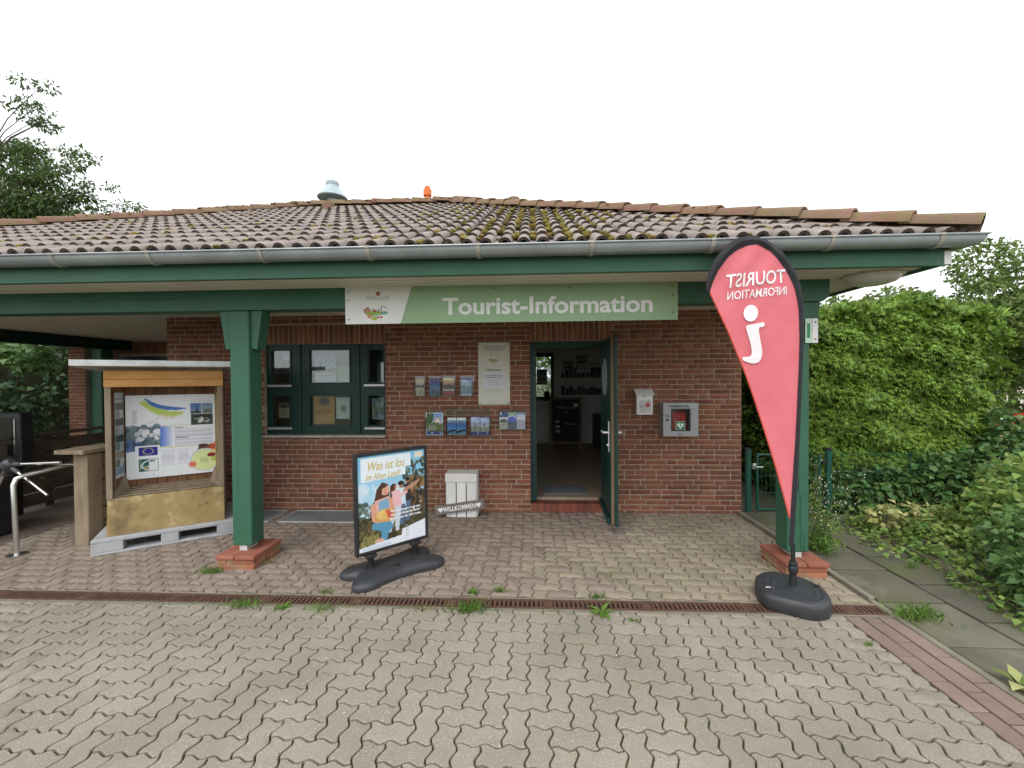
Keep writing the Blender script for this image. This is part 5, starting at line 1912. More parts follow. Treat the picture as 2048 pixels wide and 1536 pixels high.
# slightly sloping stained front panel
m = MB().add([(-KW, -.05, .152), (KW, -.05, .152), (KW, 0, .50), (-KW, 0, .50), (-KW, -.028, .152), (KW, -.028, .152), (KW, .022, .50), (-KW, .022, .50)],
             [(0, 1, 2, 3), (7, 6, 5, 4), (0, 4, 5, 1), (1, 5, 6, 2), (2, 6, 7, 3), (3, 7, 4, 0)])
m.build('front_panel', T['ply'], t)
for s_ in (-1, 1):
    MB().box((s_ * KW, .0, .152), (s_ * (KW - .024), .56, 1.72)).build('side_board', T['oldwood'], t)
    MB().box((s_ * (KW + .002), -.024, .503), (s_ * (KW - .044), -.001, 1.572), .003).build('stile', T['oldwood'], t)
for a, c in ((1.574, 1.650), (1.652, 1.735)):
    MB().box((-KW - .006, -.03, a), (KW + .006, -.002, c), .004).build('header_board', T['orangewood'], t)
BYK = .25
n = 9
for i in range(n):
    a = -.375 + i * .752 / n
    MB().box((a + .002, BYK, .50), (a + .752 / n - .002, BYK + .016, 1.60), .002).build('back_board', T['brownboard'], t)
MB().box((-KW + .025, BYK + .017, .16), (KW - .025, BYK + .03, 1.70)).build('back_panel', T['dark'], t)
for s_ in (-1, 1):
    m = MB().add([(s_ * (KW - .045), .01, .56), (s_ * .375, BYK - .002, .70), (s_ * .375, BYK - .002, 1.57), (s_ * (KW - .045), .01, 1.57)], [(0, 1, 2, 3)])
    m.build('cheek', T['ply'] if s_ > 0 else T['brownboard'], t)
    m = MB().add([(s_ * (KW - .045), .01, .503), (s_ * .33, .17, .545), (s_ * .375, BYK - .002, .70), (s_ * (KW - .045), .01, .60)], [(0, 1, 2, 3)])
    m.build('corner_board', T['oldwood'], t)
for i in range(4):
    y_ = .024 + i * .058
    z_ = .503 + i * .013
    MB().box((-KW + .05, y_, z_), (KW - .05, y_ + .054, z_ + .012), .002).build('shelf_board', T['oldwood'], t)
m = MB()
m.add([(-.66, -.20, 1.775), (.60, -.20, 1.775), (.60, .64, 1.735), (-.66, .64, 1.735), (-.66, -.20, 1.83), (.60, -.20, 1.83), (.60, .64, 1.79), (-.66, .64, 1.79)],
      [(0, 3, 2, 1), (4, 5, 6, 7), (0, 1, 5, 4), (1, 2, 6, 5), (2, 3, 7, 6), (3, 0, 4, 7)])
m.build('roof_sheet', T['alusheet'], t)
MB().box((-KW, .0, 1.7365), (KW, .5, 1.765)).build('roof_batten', T['oldwood'], t)
# map board
c = Cv(170, 176, (226, 230, 234))
c.grad(0, 0, 1, .36, (224, 227, 231), (232, 235, 238))
riv = [(.20, .05), (.27, .10), (.36, .145), (.46, .165), (.62, .185)]
c.poly([(.13, .09), (.20, .06), (.30, .14), (.46, .20), (.62, .215), (.62, .245), (.50, .275), (.36, .26), (.26, .20)], (196, 210, 128))
c.poly([(.15, .10), (.22, .09), (.32, .165), (.48, .215), (.58, .225), (.52, .262), (.38, .245), (.28, .19)], (180, 202, 98))
c.poly([(.195, .045), (.21, .04), (.28, .085), (.37, .125), (.47, .145), (.63, .168), (.66, .178), (.54, .192), (.44, .188), (.34, .165), (.26, .125)], (66, 112, 182))
c.blobs(.30, .24, .55, .30, 26, .018, [(226, 206, 190), (216, 200, 170)], .6, .5)
c.lines(.07, .19, .13, 9, .017, (176, 176, 182), .45, .8, .4)
c.lines(.22, .32, .33, 2, .016, (180, 180, 182), .4, .8)
c.lines(.70, .07, .97, 2, .018, (190, 190, 190), .35, .8)
c.rect(.695, .115, .955, .385, (200, 210, 216))
c.grad(.695, .115, .82, .245, (70, 105, 160), (120, 150, 180))
c.poly([(.755, .235), (.77, .13), (.785, .235)], (42, 44, 60))
c.rect(.70, .215, .82, .245, (58, 62, 52))
c.grad(.825, .115, .955, .245, (110, 140, 175), (150, 160, 165))
c.rect(.84, .19, .95, .245, (105, 112, 104))
c.rect(.865, .14, .92, .155, (90, 100, 110))
c.rect(.70, .25, .955, .385, (62, 72, 62))
c.poly([(.70, .30), (.76, .26), (.92, .26), (.955, .31)], (52, 50, 54))
c.blobs(.74, .30, .93, .355, 16, .018, [(215, 218, 216), (180, 186, 186)], .8)
c.rect(0, .375, .70, .38, (205, 196, 140))
c.rect(0, .385, .36, .655, (104, 122, 134))
c.blobs(0, .385, .36, .60, 90, .035, [(78, 96, 104), (120, 138, 142), (64, 78, 84), (92, 116, 128)], 1, .8)
c.blobs(.10, .40, .38, .56, 26, .034, [(222, 226, 234), (206, 206, 220), (190, 200, 210), (228, 222, 228)], .8, .9)
c.blobs(0, .56, .15, .655, 30, .03, [(70, 96, 150), (88, 116, 168), (60, 80, 120)], 1, .8)
c.grad(.36, .385, .50, .63, (86, 118, 206), (226, 230, 236), False)
c.lines(.52, .405, .62, 1, .02, (110, 110, 125), .6)
c.lines(.52, .425, .96, 7, .0155, (176, 178, 196), .5, .8, .06)
c.lines(.52, .530, .68, 1, .02, (110, 110, 125), .6)
c.lines(.52, .552, .96, 6, .0155, (176, 178, 196), .5, .8, .06)
c.rect(.30, .635, 1, .645, (206, 206, 130))
c.poly([(.70, .78), (.80, .67), (.92, .645), (1, .65), (1, .93), (.72, .93)], (206, 214, 180))
c.blobs(.80, .64, .94, .70, 30, .03, [(84, 56, 46), (58, 40, 34), (110, 74, 56)], .8)
c.blobs(.93, .64, 1.0, .74, 20, .035, [(206, 96, 64), (222, 124, 84), (190, 70, 50)])
c.ell(.85, .83, .17, .145, (196, 206, 200))
c.ell(.85, .835, .15, .125, (214, 224, 160))
c.ell(.93, .775, .05, .028, (136, 46, 40))
c.ell(.95, .73, .025, .022, (222, 206, 130))
c.ell(.71, .88, .045, .035, (220, 120, 104))
c.ell(.955, .83, .03, .028, (180, 190, 90))
c.lines(.80, .80, .90, 5, .016, (150, 160, 110), .4, .7)
c.lines(.37, .675, .52, 12, .0165, (186, 188, 204), .5, .8, .1)
c.lines(.545, .675, .68, 12, .0165, (186, 188, 204), .5, .8, .1)
c.rect(.095, .61, .355, .93, (232, 236, 240))
c.rect(.13, .625, .33, .725, (44, 46, 140))
for i in range(12):
    q = 2 * PI * i / 12
    c.ell(.23 + .052 * math.cos(q), .675 + .036 * math.sin(q), .0075, .0055, (220, 205, 120))
c.rect(.13, .765, .335, .915, (60, 96, 96))
c.rect(.138, .77, .327, .91, (228, 232, 236))
c.rect(.138, .77, .235, .91, (30, 92, 92))
c.ell(.24, .845, .085, .062, (228, 232, 236))
c.ell(.24, .845, .068, .050, (30, 92, 92))
c.put((c.X > .235) & (((c.X - .24) / .068) ** 2 + ((c.Y - .845) / .050) ** 2 < 1), (228, 232, 236))
c.ell(.205, .87, .034, .018, (210, 206, 140), 1, -.4)
c.ell(.205, .87, .018, .009, (30, 92, 92), 1, -.4)
for i in range(7):
    c.rect(.142, .79 + i * .016, .155, .798 + i * .016, (214, 218, 150))
c.blobs(.25, .78, .30, .80, 8, .012, [(120, 130, 130)], .8)
MB().box((-.365, BYK - .022, .625), (.395, BYK - .016, 1.485)).build('map_panel', T['white'], t)
o = poster(c, .76, .86, t, (.015, BYK - .0228, 1.055), 'map_print')
for (x_, z_) in ((-.16, 1.47), (.12, 1.47), (.38, 1.43), (-.15, .655), (.08, .655), (.38, .90)):
    MB().lathe([(0.006, 0), (0.006, .004)], (0, 0, 0), 8).xf(Matrix.Rotation(PI / 2, 4, 'X')).xf(Matrix.Translation((x_, BYK - .0235, z_))).build('screw', T['silver'], t)
c = Cv(40, 130, (196, 206, 206))
c.rect(.08, .07, .92, .09, (150, 155, 158))
for i, col_ in enumerate(((120, 108, 96), (150, 156, 150), (92, 82, 72), (150, 162, 164), (74, 84, 82), (120, 136, 142), (150, 138, 110), (90, 104, 92), (120, 140, 160))):
    z_ = .12 + i * .095
    c.rect(.06, z_, .55 if i % 2 else .94, z_ + .085, col_)
    c.blobs(.06, z_, .9, z_ + .08, 6, .06, [tuple(max(0, v - 30) for v in col_), tuple(min(255, v + 30) for v in col_)], .3, .7)
p0, p1 = Vector((-(KW - .050), .03, 0)), Vector((-.386, BYK - .03, 0))
me = c.mesh('picture_strip', (p1 - p0).length, .84, T['print'])
link('picture_strip', me, t, ((p0.x + p1.x) / 2 + .008, (p0.y + p1.y) / 2, 1.10), (0, 0, math.atan2(p1.y - p0.y, p1.x - p0.x)))

# ---- metal floor grids and doormat
gm = []
def floor_grid(label, x0, x1, y0, y1):
    t = thing('floor_grid', label, 'grating', (x0, y0, 0.0), group='metal grids set in the paving')
    m = MB()
    for a, c in (((0, 0), (x1 - x0, .012)), ((0, y1 - y0 - .012), (x1 - x0, y1 - y0)), ((0, .0125), (.012, y1 - y0 - .0125)), ((x1 - x0 - .012, .0125), (x1 - x0, y1 - y0 - .0125))):
        m.box((a[0], a[1], .001), (c[0], c[1], .012))
    m.build('frame', T['alusheet'], t)
    m = MB()
    nx, ny = int((x1 - x0) / .022), int((y1 - y0) / .022)
    for i in range(1, nx):
        m.box((i * (x1 - x0) / nx - .0025, .013, .002), (i * (x1 - x0) / nx + .0025, y1 - y0 - .013, .009))
    for j in range(1, ny):
        m.box((.013, j * (y1 - y0) / ny - .0025, .002), (x1 - x0 - .013, j * (y1 - y0) / ny + .0025, .0085))
    m.build('grating', T['zinc'], t)
    MB().quad((.012, .012, .0015), (x1 - x0 - .012, .012, .0015), (x1 - x0 - .012, y1 - y0 - .012, .0015), (.012, y1 - y0 - .012, .0015)).build('tray', T['dark'], t)
floor_grid('wide metal floor grid below the window left of the poster stand', -2.94, -2.03, -.46, -.04)
floor_grid('metal floor grid mostly hidden behind the left post', -3.95, -3.05, -.46, -.04)
t = thing('doormat', 'grey felt doormat on the floor inside the open door', 'mat', (.42, .56, FL))
MB().box((-.29, -.20, .001), (.29, .20, .012), .003).build('felt', T['felt'], t)

# ================================================================== PASSAGE SIDE: fence, turnstile, cabinet
t = thing('gate_wall', 'weathered wooden gate post and board wall with a sloping cap behind the kiosk', 'fence', (-4.50, -1.10, 0.0))
MB().box((-.075, -.075, -.02), (.075, .075, .905), .006).build('post', T['oldwood'], t)
MB().box((-.20, -.14, .915), (.10, .98, .955), .004).xf(Matrix.Translation((0, 0, 0))).build('cap_board', T['oldwood'], t)
for i in range(6):
    z_ = .06 + i * .142
    MB().box((-.03, .078, z_), (.055, 1.06, z_ + .128), .004).build('board', T['oldwood'], t)
MB().tube([(-.40, -.02, .80), (-.06, -.02, .795)], .006, 6).build('latch_rod', T['steel'], t)

t = thing('board_fence', 'dark wooden fence of horizontal boards along the open side of the passage', 'fence', (-6.36, 0, 0))
for i in range(5):
    z_ = .06 + i * .168
    for (a, c) in ((-1.9, .12), (.125, 2.2)):
        MB().box((-.02, a, z_), (.018, c, z_ + .148), .004).build('board', T['darkwood'], t)
for y_ in (-1.85, .12, 2.15):
    MB().box((-.11, y_ - .05, -.02), (-.022, y_ + .05, .93), .004).build('post', T['darkwood'], t)
MB().box((-.10, -1.92, .935), (.06, 2.22, .965), .004).build('cap_board', T['darkwood'], t)

t = thing('turnstile', 'stainless tripod turnstile with bent tube leg at the left edge', 'turnstile', (-4.87, -1.42, 0.0))
MB().lathe([(0.075, 0.0), (0.075, 0.008), (0.03, 0.012)], (0, 0, 0), 20).build('foot_plate', T['steel'], t, True)
MB().tube([(0, 0, .01), (-.012, 0, .35), (-.022, 0, .66), (-.018, .02, .715), (.0, .06, .735), (.16, .5, .80)], .021, 12).build('leg_tube', T['steel'], t, True)
hub = Vector((-.20, .10, .835))
MB().lathe([(0.035, -.05), (0.05, -.03), (0.05, .03), (0.03, .05)], (0, 0, 0), 16).xf(Matrix.Rotation(math.radians(50), 4, 'Y')).xf(Matrix.Translation(hub)).build('hub', M('dark_grey_cast', (0.09, 0.095, 0.10), None, rough=.45, metal=.4), t, True)
for d_ in ((.50, .03, .015), (.37, .02, -.30), (-.20, .02, -.34)):
    d_ = Vector(d_)
    MB().tube([hub + d_.normalized() * .05, hub + d_.normalized() * .12], .021, 10).build('arm_socket', bpy.data.materials['dark_grey_cast'], t, True)
    MB().tube([hub + d_.normalized() * .11, hub + d_], .014, 10).build('arm', T['steel'], t, True)
MB().box((-1.25, -.05, 0.0), (-.74, .60, .62), .03).build('housing', T['dark'], t)

t = thing('dark_cabinet', 'black information cabinet with two bright vertical edge strips behind the turnstile', 'cabinet', (-6.45, -0.28, 0.0))
MB().box((-.40, -.07, .60), (.27, .07, 1.26), .01).build('cabinet_body', T['black'], t)
for x_ in (-.26, .14):
    MB().box((x_ - .025, -.03, 0.0), (x_ + .025, .03, .599)).build('leg', T['dark'], t)
for x_ in (-.335, .205):
    MB().box((x_ - .008, -.080, .76), (x_ + .008, -.0705, 1.18)).build('edge_strip', T['steel'], t)
MB().box((-.30, -.0745, .70), (.17, -.0705, 1.2)).build('screen_pane', M('dark_pane', (0.012, 0.012, 0.013), None, rough=.15, spec=.6), t)

# ================================================================== GATE AND MESH FENCE
t = thing('garden_gate', 'low green metal garden gate with wire mesh beside the brick corner', 'gate', (2.56, 0.0, 0.0))
for x_ in (0.0, .925):
    p = MB().tube([(x_, 0, -.02), (x_, 0, .755)], .034, 14).build('gate_post', T['gateg'], t, True)
    MB().lathe([(0.037, .756), (0.037, .775), (0.02, .785)], (x_, 0, 0), 14).build('post_cap', T['black'], p, True)
MB().tube([(.105, 0, .05), (.105, 0, .705), (.82, 0, .705), (.82, 0, .05), (.105, 0, .05)], .019, 10).build('gate_frame', T['gateg'], t, True)
m = MB()
for i in range(1, 14):
    x_ = .105 + i * .0511
    m.tube([(x_, 0, .05), (x_, 0, .705)], .0026, 5, False)
for z_ in (.25, .45, .60):
    m.tube([(.105, -.005, z_), (.82, -.005, z_)], .0036, 5, False)
m.build('wire_mesh', T['gateg'], t)
for z_ in (.62, .15):
    MB().box((.835, -.022, z_ - .02), (.90, .0, z_ + .02), .004).build('hinge', T['black'], t)
m = MB().box((.04, -.03, .53), (.085, .03, .60), .005)
m.tube([(.06, -.03, .57), (.06, -.075, .57), (.13, -.078, .57)], .008, 8)
m.build('gate_latch', T['steel'], t)
t = thing('mesh_fence', 'low green wire mesh fence running right in front of the hedge', 'fence', (3.52, 0.0, 0.0))
m = MB()
for i in range(80):
    m.tube([(i * .05, 0, .02), (i * .05, 0, .72)], .0022, 4, False)
m.build('vertical_wires', T['gateg'], t)['kind'] = 'stuff'
for z_ in (.06, .28, .50, .715):
    MB().tube([(0, -.005, z_), (3.95, -.005, z_)], .0038, 5).build('rail_wire', T['gateg'], t)
for x_ in (2.0, 3.96):
    MB().tube([(x_, .03, -.02), (x_, .03, .755)], .022, 10).build('fence_post', T['gateg'], t, True)

# ================================================================== VEGETATION
def plant(name, label, cat, loc, group=None):
    return thing(name, label, cat, loc, group=group)

# ---- clipped cypress hedge
t = plant('clipped_hedge', 'tall clipped cypress hedge behind the green mesh fence at the right', 'hedge', (4.6, 1.0, 0.0))
n = 42000
u = RS.uniform(0, 1, n)
P = np.zeros((n, 3))
O = np.zeros((n, 3))
face = RS.choice(4, n, p=[.56, .16, .14, .14])
HX0, HX1, HY0, HY1, HZ = -1.22, 1.24, -.80, 3.0, 2.50
zz = RS.uniform(0.0, HZ, n)
f0, f1, f2, f3 = [face == k for k in range(4)]
P[f0] = np.stack([RS.uniform(HX0, HX1, f0.sum()), np.full(f0.sum(), HY0), zz[f0]], 1)
O[f0] = (0, -1, 0)
P[f1] = np.stack([np.full(f1.sum(), HX0), RS.uniform(HY0, HY1, f1.sum()), zz[f1]], 1)
O[f1] = (-1, 0, 0)
P[f2] = np.stack([RS.uniform(HX0, HX1, f2.sum()), RS.uniform(HY0, HY0 + 1.6, f2.sum()), np.full(f2.sum(), HZ)], 1)
O[f2] = (0, 0, 1)
P[f3] = np.stack([np.full(f3.sum(), HX1), RS.uniform(HY0, HY1, f3.sum()), zz[f3]], 1)
O[f3] = (1, 0, 0)
# round the shoulders, make the faces uneven
r_ = np.clip((P[:, 2] - (HZ - .5)) / .5, 0, 1)
P[:, 1] += np.where(f0, .22 * r_ ** 2, 0)
P[:, 0] -= np.where(f3, .25 * r_ ** 2 + .12 * np.abs(np.sin(P[:, 2] * 2.1)), 0)
P[:, 0] += np.where(f1, .18 * r_ ** 2, 0)
ec = np.clip((P[:, 0] - (HX1 - .6)) / .6, 0, 1) * f0
P[:, 1] += .45 * ec ** 2
P[:, 2] -= np.where(f2, .22 * np.clip((P[:, 0] - (HX1 - .6)) / .6, 0, 1) ** 2, 0)
P[:, 2] -= np.where(f0 | f3, .18 * np.clip((P[:, 0] - (HX1 - .6)) / .6, 0, 1) ** 2 * np.clip((P[:, 2] - 1.8) / .6, 0, 1), 0)
top = .035 * np.sin(P[:, 0] * 7.3) + .045 * np.sin(P[:, 0] * 3.1 + 1) - .06 * ((P[:, 0] + .2) < -.6)
P[:, 2] += np.where(f2, top - .20 * np.clip((HY0 + .25 - P[:, 1]) / .25, 0, 1) ** 2, 0)
bump = .055 * np.sin(P[:, 0] * 5.1 + P[:, 2] * 3.3) + .05 * np.sin(P[:, 0] * 11.3 - P[:, 2] * 8.1 + P[:, 1] * 6) + .04 * np.sin(P[:, 2] * 17 + P[:, 0] * 4)
P += O * bump[:, None]
P -= O * (RS.uniform(0, 1, (n, 1)) ** 2 * 0.16)
D = O * 0.75 + RS.normal(size=(n, 3)) * 0.40 + np.array([-.30, 0, -.25])
D[f2] += np.array([0.2, 0, .9])
Nn = O * 0.45 + np.array([0, 0, .9]) + RS.normal(size=(n, 3)) * .35
link('foliage', spray_mesh('foliage', P, D, Nn, RS.uniform(.045, .085, n), T['thuja']), t)
# long soft sprigs along the top
k_ = 2600
P = np.stack([RS.uniform(HX0 + .05, HX1 - .1, k_), RS.uniform(HY0 + .05, HY0 + 1.2, k_), np.full(k_, HZ - .03)], 1)
P[:, 2] += .05 * np.sin(P[:, 0] * 7.3) + .05 * np.sin(P[:, 0] * 3.1 + 1) + RS.uniform(-.08, .04, k_) - .24 * np.clip((P[:, 0] - (HX1 - .6)) / .6, 0, 1) ** 2
D = RS.normal(size=(k_, 3)) * .35 + np.array([.25, -.1, 1.0])
link('top_shoots', spray_mesh('top_shoots', P, D, RS.normal(size=(k_, 3)) + np.array([0, -1, .2]), RS.uniform(.05, .13, k_), T['thuja']), t)
MB().box((HX0 + .22, HY0 + .24, 0), (HX1 - .38, HY1 - .1, HZ - .25), .1).build('dark_core', M('dark_core_brown', (0.030, 0.027, 0.015), (0.02, 0.028, 0.012), 9, 1.0), t)  # solid dark core box filling the gaps between the sprays

def leafy(name, label, cat, loc, blobs, n, ln, wd, mat, droop=-.25, stems=None, group=None, up=.8, rnd=.6, shell=.45):
    t = plant(name, label, cat, loc, group)
    P, u = crown_points(blobs, n, shell)
    P[:, 2] = np.abs(P[:, 2]) if loc[2] <= 0.05 else P[:, 2]
    D = u * .7 + RS.normal(size=(n, 3)) * .5 + np.array([0, 0, droop])
    N_ = u * .35 + np.array([0, 0, up]) + RS.normal(size=(n, 3)) * rnd
    s_ = RS.uniform(.6, 1.25, n)
    link('leaves', leaf_mesh('leaves', P, D, N_, ln * s_, wd * s_, mat), t)
    m = MB()
    for st in (stems if stems is not None else [[(0, 0, 0), (b[0], b[1], b[2])] for b in blobs]):
        a, c_ = Vector(st[0]), Vector(st[1])
        mid = (a + c_) / 2 + Vector((RS.uniform(-.08, .08), RS.uniform(-.08, .08), .05 * (c_ - a).length))
        r = st[2] if len(st) > 2 else 0.008
        m.tube([a, mid, c_], r, 6, radii=[r, r * .75, r * .4])
    m.build('stems', T['bark'], t)
    return t

# ---- ivy and bramble in front of and behind the fence
leafy('ivy_bush', 'dark ivy growing through the mesh fence near the gate', 'ivy', (3.75, .10, 0), [(0, 0, .22, .30, .14, .30), (.45, -.02, .24, .35, .15, .34), (.95, -.05, .30, .4, .17, .40)], 2200, .075, .065, T['ivy'])
leafy('ivy_bush', 'tall blue green ivy climbing the right end of the hedge', 'ivy', (5.15, -.05, 0), [(0, 0, .36, .4, .22, .48), (.35, .05, .70, .30, .22, .40), (-.35, -.05, .30, .4, .22, .42), (.30, .1, .95, .18, .25, .30), (.36, -.2, .36, .32, .25, .40)], 3000, .08, .07, T['ivy'])
leafy('bramble_bush', 'bright green bramble bush reaching over the slab path at the right edge', 'bush', (4.30, -1.15, 0), [(0, 0, .28, .42, .42, .34), (.5, .25, .45, .45, .4, .45), (.10, -.50, .26, .40, .4, .32), (.75, -.35, .5, .55, .5, .5), (-.25, .30, .14, .30, .28, .18)], 4600, .075, .055, T['ivylight'])
leafy('bramble_bush', 'dense low green bush at the front of the right edge', 'bush', (3.62, -2.12, 0), [(-.02, 0, .18, .32, .32, .28), (.25, .30, .30, .4, .35, .36), (.45, -.25, .3, .45, .35, .4), (-.22, -.22, .10, .22, .2, .16)], 3400, .07, .052, T['bigleaf'])
leafy('yellow_leaved_shrub', 'small shrub with pale yellow variegated leaves by the mesh fence', 'shrub', (3.85, -.70, 0), [(-.28, 0, .20, .16, .12, .09), (-.08, .03, .24, .15, .12, .10), (.14, -.03, .22, .16, .14, .10), (.32, .0, .16, .14, .14, .10)], 380, .062, .05, T['yellowleaf'])
leafy('ground_ivy', 'low creeping ivy along the edge of the slab path', 'ivy', (3.45, -.75, .02), [(-.12, .18, .03, .30, .22, .07), (0, -.2, .03, .22, .3, .06), (.05, -.65, .04, .2, .32, .07), (-.10, -1.15, .03, .18, .3, .05), (-.22, -1.55, .03, .16, .25, .05), (-.1, -.35, .03, .25, .3, .04), (.25, .2, .08, .35, .3, .16), (.28, -.5, .1, .25, .5, .14)], 1700, .055, .048, T['ivylight'], up=1.4, rnd=.4)
leafy('fern_clump', 'small leafy clump beside the path behind the garden gate', 'plant', (2.98, 1.55, 0.0), [(0, 0, .10, .22, .2, .16), (.22, .2, .14, .22, .2, .2), (-.2, .25, .1, .18, .2, .14)], 420, .075, .05, T['bigleaf'])
leafy('dark_ivy_wall', 'dark ivy covered bank closing the path behind the gate', 'ivy', (2.9, 4.2, 0.0), [(-.3, 0, .9, .7, .4, 1.2), (.3, 0, 1.6, .7, .4, 1.1), (0, -.2, .5, .7, .4, .7), (-.5, 0, 1.9, .5, .4, .8)], 4200, .08, .07, T['ivy'])

# ---- tall weed by the right post
t = plant('tall_weed', 'tall thin flowering weed growing between the right post and the slabs', 'weed', (2.60, -1.15, 0.03))
m = MB()
Pl, Dl = [], []
Pb = []
for i in range(13):
    b0 = Vector((RS.uniform(-.06, .12), RS.uniform(-.12, .14), 0))
    h_ = RS.uniform(.35, .82)
    lean = Vector((RS.uniform(-.10, .26), RS.uniform(-.10, .12), 0))
    pts = [b0 + lean * (q ** 1.5) + Vector((0, 0, h_ * q)) for q in np.linspace(0, 1, 6)]
    m.tube(pts, .003, 5, False, radii=[.0045, .004, .0035, .003, .002, .0012])
    for q in range(2, 6):
        for _ in range(3):
            a = pts[q]
            d_ = Vector((RS.uniform(-1, 1), RS.uniform(-1, 1), RS.uniform(.4, 1.4))).normalized() * RS.uniform(.04, .11)
            m.tube([a, a + d_], .0013, 4, False)
            Pb.append(a + d_)
    for q in np.linspace(.02, .75, 20):
        j = min(4, int(q * 5))
        a = pts[j].lerp(pts[j + 1], q * 5 - j)
        Pl.append(a)
        Dl.append((RS.uniform(-1, 1), RS.uniform(-1, 1), RS.uniform(-.1, .7)))
for _ in range(240):
    Pl.append(Vector((RS.uniform(-.08, .16), RS.uniform(-.16, .16), RS.uniform(0, .12))))
    Dl.append((RS.uniform(-1, 1), RS.uniform(-1, 1), RS.uniform(.1, .9)))
m.build('stems', T['stem'], t)
Pl, Dl = np.array([p[:] for p in Pl]), np.array(Dl)
link('leaves', leaf_mesh('leaves', Pl, Dl, RS.normal(size=Pl.shape) * .4 + np.array([0, 0, 1]), RS.uniform(.04, .10, len(Pl)), RS.uniform(.010, .02, len(Pl)), T['weed']), t)
moss2 = []
for p in Pb:
    moss2.append((IV * RS.uniform(.003, .006), IFc, p[:]))
link('blossoms', merge(moss2[:150], 'blossoms', T['blossom']), t)

# ---- young plant with big pale leaves in the lower right corner
t = plant('pale_leaved_plant', 'young plant with large pale leaves in the lower right corner', 'plant', (2.53, -2.86, .0))
for i, (az, el, L) in enumerate(((-2.6, .5, .12), (-1.9, .35, .13), (-.8, .4, .15), (.1, .5, .13), (1.2, .8, .11), (2.4, .7, .12), (-1.3, .9, .10), (.7, .25, .14))):
    d_ = np.array([[math.cos(az) * math.cos(el), math.sin(az) * math.cos(el), math.sin(el)]])
    link('leaf', leaf_mesh('leaf', d_ * .02, d_, np.array([[0, 0, 1.]]), L * .9, L * .5, T['ivylight'] if i % 2 else T['yellowleaf'], .35), t)

# ---- trees
def branch_tree(name, label, loc, trunk, limbs, blobs, n, ln, wd, mat, group, droop=-.5, shell=.3):
    t = plant(name, label, 'tree', loc, group)
    m = MB().tube(trunk[0], trunk[1], 10, radii=[trunk[1] * (1 - .6 * i / (len(trunk[0]) - 1)) for i in range(len(trunk[0]))])
    m.build('trunk', T['bark'], t, True)
    m = MB()
    for a, b_, r in limbs:
        a, b_ = Vector(a), Vector(b_)
        mid = a.lerp(b_, .5) + Vector((0, 0, (b_ - a).length * .10))
        m.tube([a, a.lerp(mid, .5), mid, mid.lerp(b_, .6), b_], r, 6, radii=[r, r * .8, r * .6, r * .4, r * .15])
        for _ in range(7):
            q = a.lerp(b_, RS.uniform(.35, 1))
            m.tube([q, q + Vector((RS.uniform(-.5, .6), RS.uniform(-.4, .4), RS.uniform(-.5, .25)))], r * .16, 4, False)
    m.build('limbs', T['bark'], t)
    P, u = crown_points(blobs, n, shell)
    D = u * .6 + RS.normal(size=(n, 3)) * .55 + np.array([0, 0, droop])
    N_ = u * .3 + np.array([0, 0, .7]) + RS.normal(size=(n, 3)) * .6
    s_ = RS.uniform(.6, 1.3, n)
    link('crown', leaf_mesh('crown', P, D, N_, ln * s_, wd * s_, mat), t)
    return t
# the tree over the left roof edge: sprays along its boughs
LT = Vector((-16.4, 6.6, -.1))
ends = [(4.75, 0, 6.75), (4.2, -.3, 7.35), (4.55, .3, 7.05), (3.4, .3, 8.35), (3.95, -.2, 7.9), (2.6, .2, 8.7), (2.5, -.4, 7.6), (3.2, .4, 6.6), (2.05, 0, 9.75), (2.35, .1, 9.45), (1.9, .2, 9.55), (2.0, .2, 10.5), (1.2, .6, 8.9), (1.6, .4, 8.0), (2.0, -.6, 6.6), (4.1, .5, 6.35), (1.2, -.4, 7.0), (3.7, 0, 7.3), (3.0, .2, 7.1), (2.4, .1, 6.9), (2.9, -.3, 6.2), (3.6, .2, 6.6), (-1.0, .2, 8.2), (-1.2, 0, 7.0), (1.9, .2, 7.3)]
limbs, blobs = [], []
for e in ends:
    hz = e[2] - .9 - .22 * abs(e[0])
    limbs.append(((0.05, 0, min(hz, 7.8)), e, .04 if e[2] < 9.5 else .022))
    a = Vector((0.1, 0, min(hz + .3, 8.6)))
    lo_ = .45 if e[2] < 9.4 else .90
    for q in np.linspace(lo_, 1.0, 6 if e[2] < 9.4 else 2):
        c_ = a.lerp(Vector(e), q) + Vector((RS.uniform(-.15, .15), RS.uniform(-.3, .3), RS.uniform(-.12, .12) + .25 * math.sin(q * PI)))
        s_ = .66 - .48 * q if e[2] < 9.4 else .26
        blobs.append((c_.x, c_.y, c_.z, s_ * 1.3, s_ * 1.1, s_ * .55))
branch_tree('feathery_tree', 'feathery green tree rising behind the left end of the roof', LT, ([(0, 0, 0), (.05, .05, 2.5), (0, 0, 5), (.1, 0, 7), (0, .1, 8.6)], .20), limbs, blobs, 17000, .13, .05, T['treeleaf'], 'trees around the building', -.35)
def round_tree(name, label, loc, hgt, rad, n, mat, seed):
    st = np.random.RandomState(seed)
    blobs, limbs = [], []
    for i in range(16):
        a = st.uniform(0, 2 * PI)
        rr = rad * st.uniform(.15, .78)
        z_ = hgt * st.uniform(.42, .88)
        rr *= math.sqrt(max(.15, 1 - ((z_ / hgt - .55) / .5) ** 2))
        s_ = rad * st.uniform(.26, .44)
        c_ = (rr * math.cos(a), rr * math.sin(a), z_)
        blobs.append((*c_, s_, s_, s_ * .8))
        limbs.append(((0, 0, hgt * .3), c_, .05))
    return branch_tree(name, label, loc, ([(0, 0, 0), (.03, 0, hgt * .3), (0, .02, hgt * .7)], .16), limbs, blobs, n, .17, .11, mat, 'trees around the building', -.2, .35)
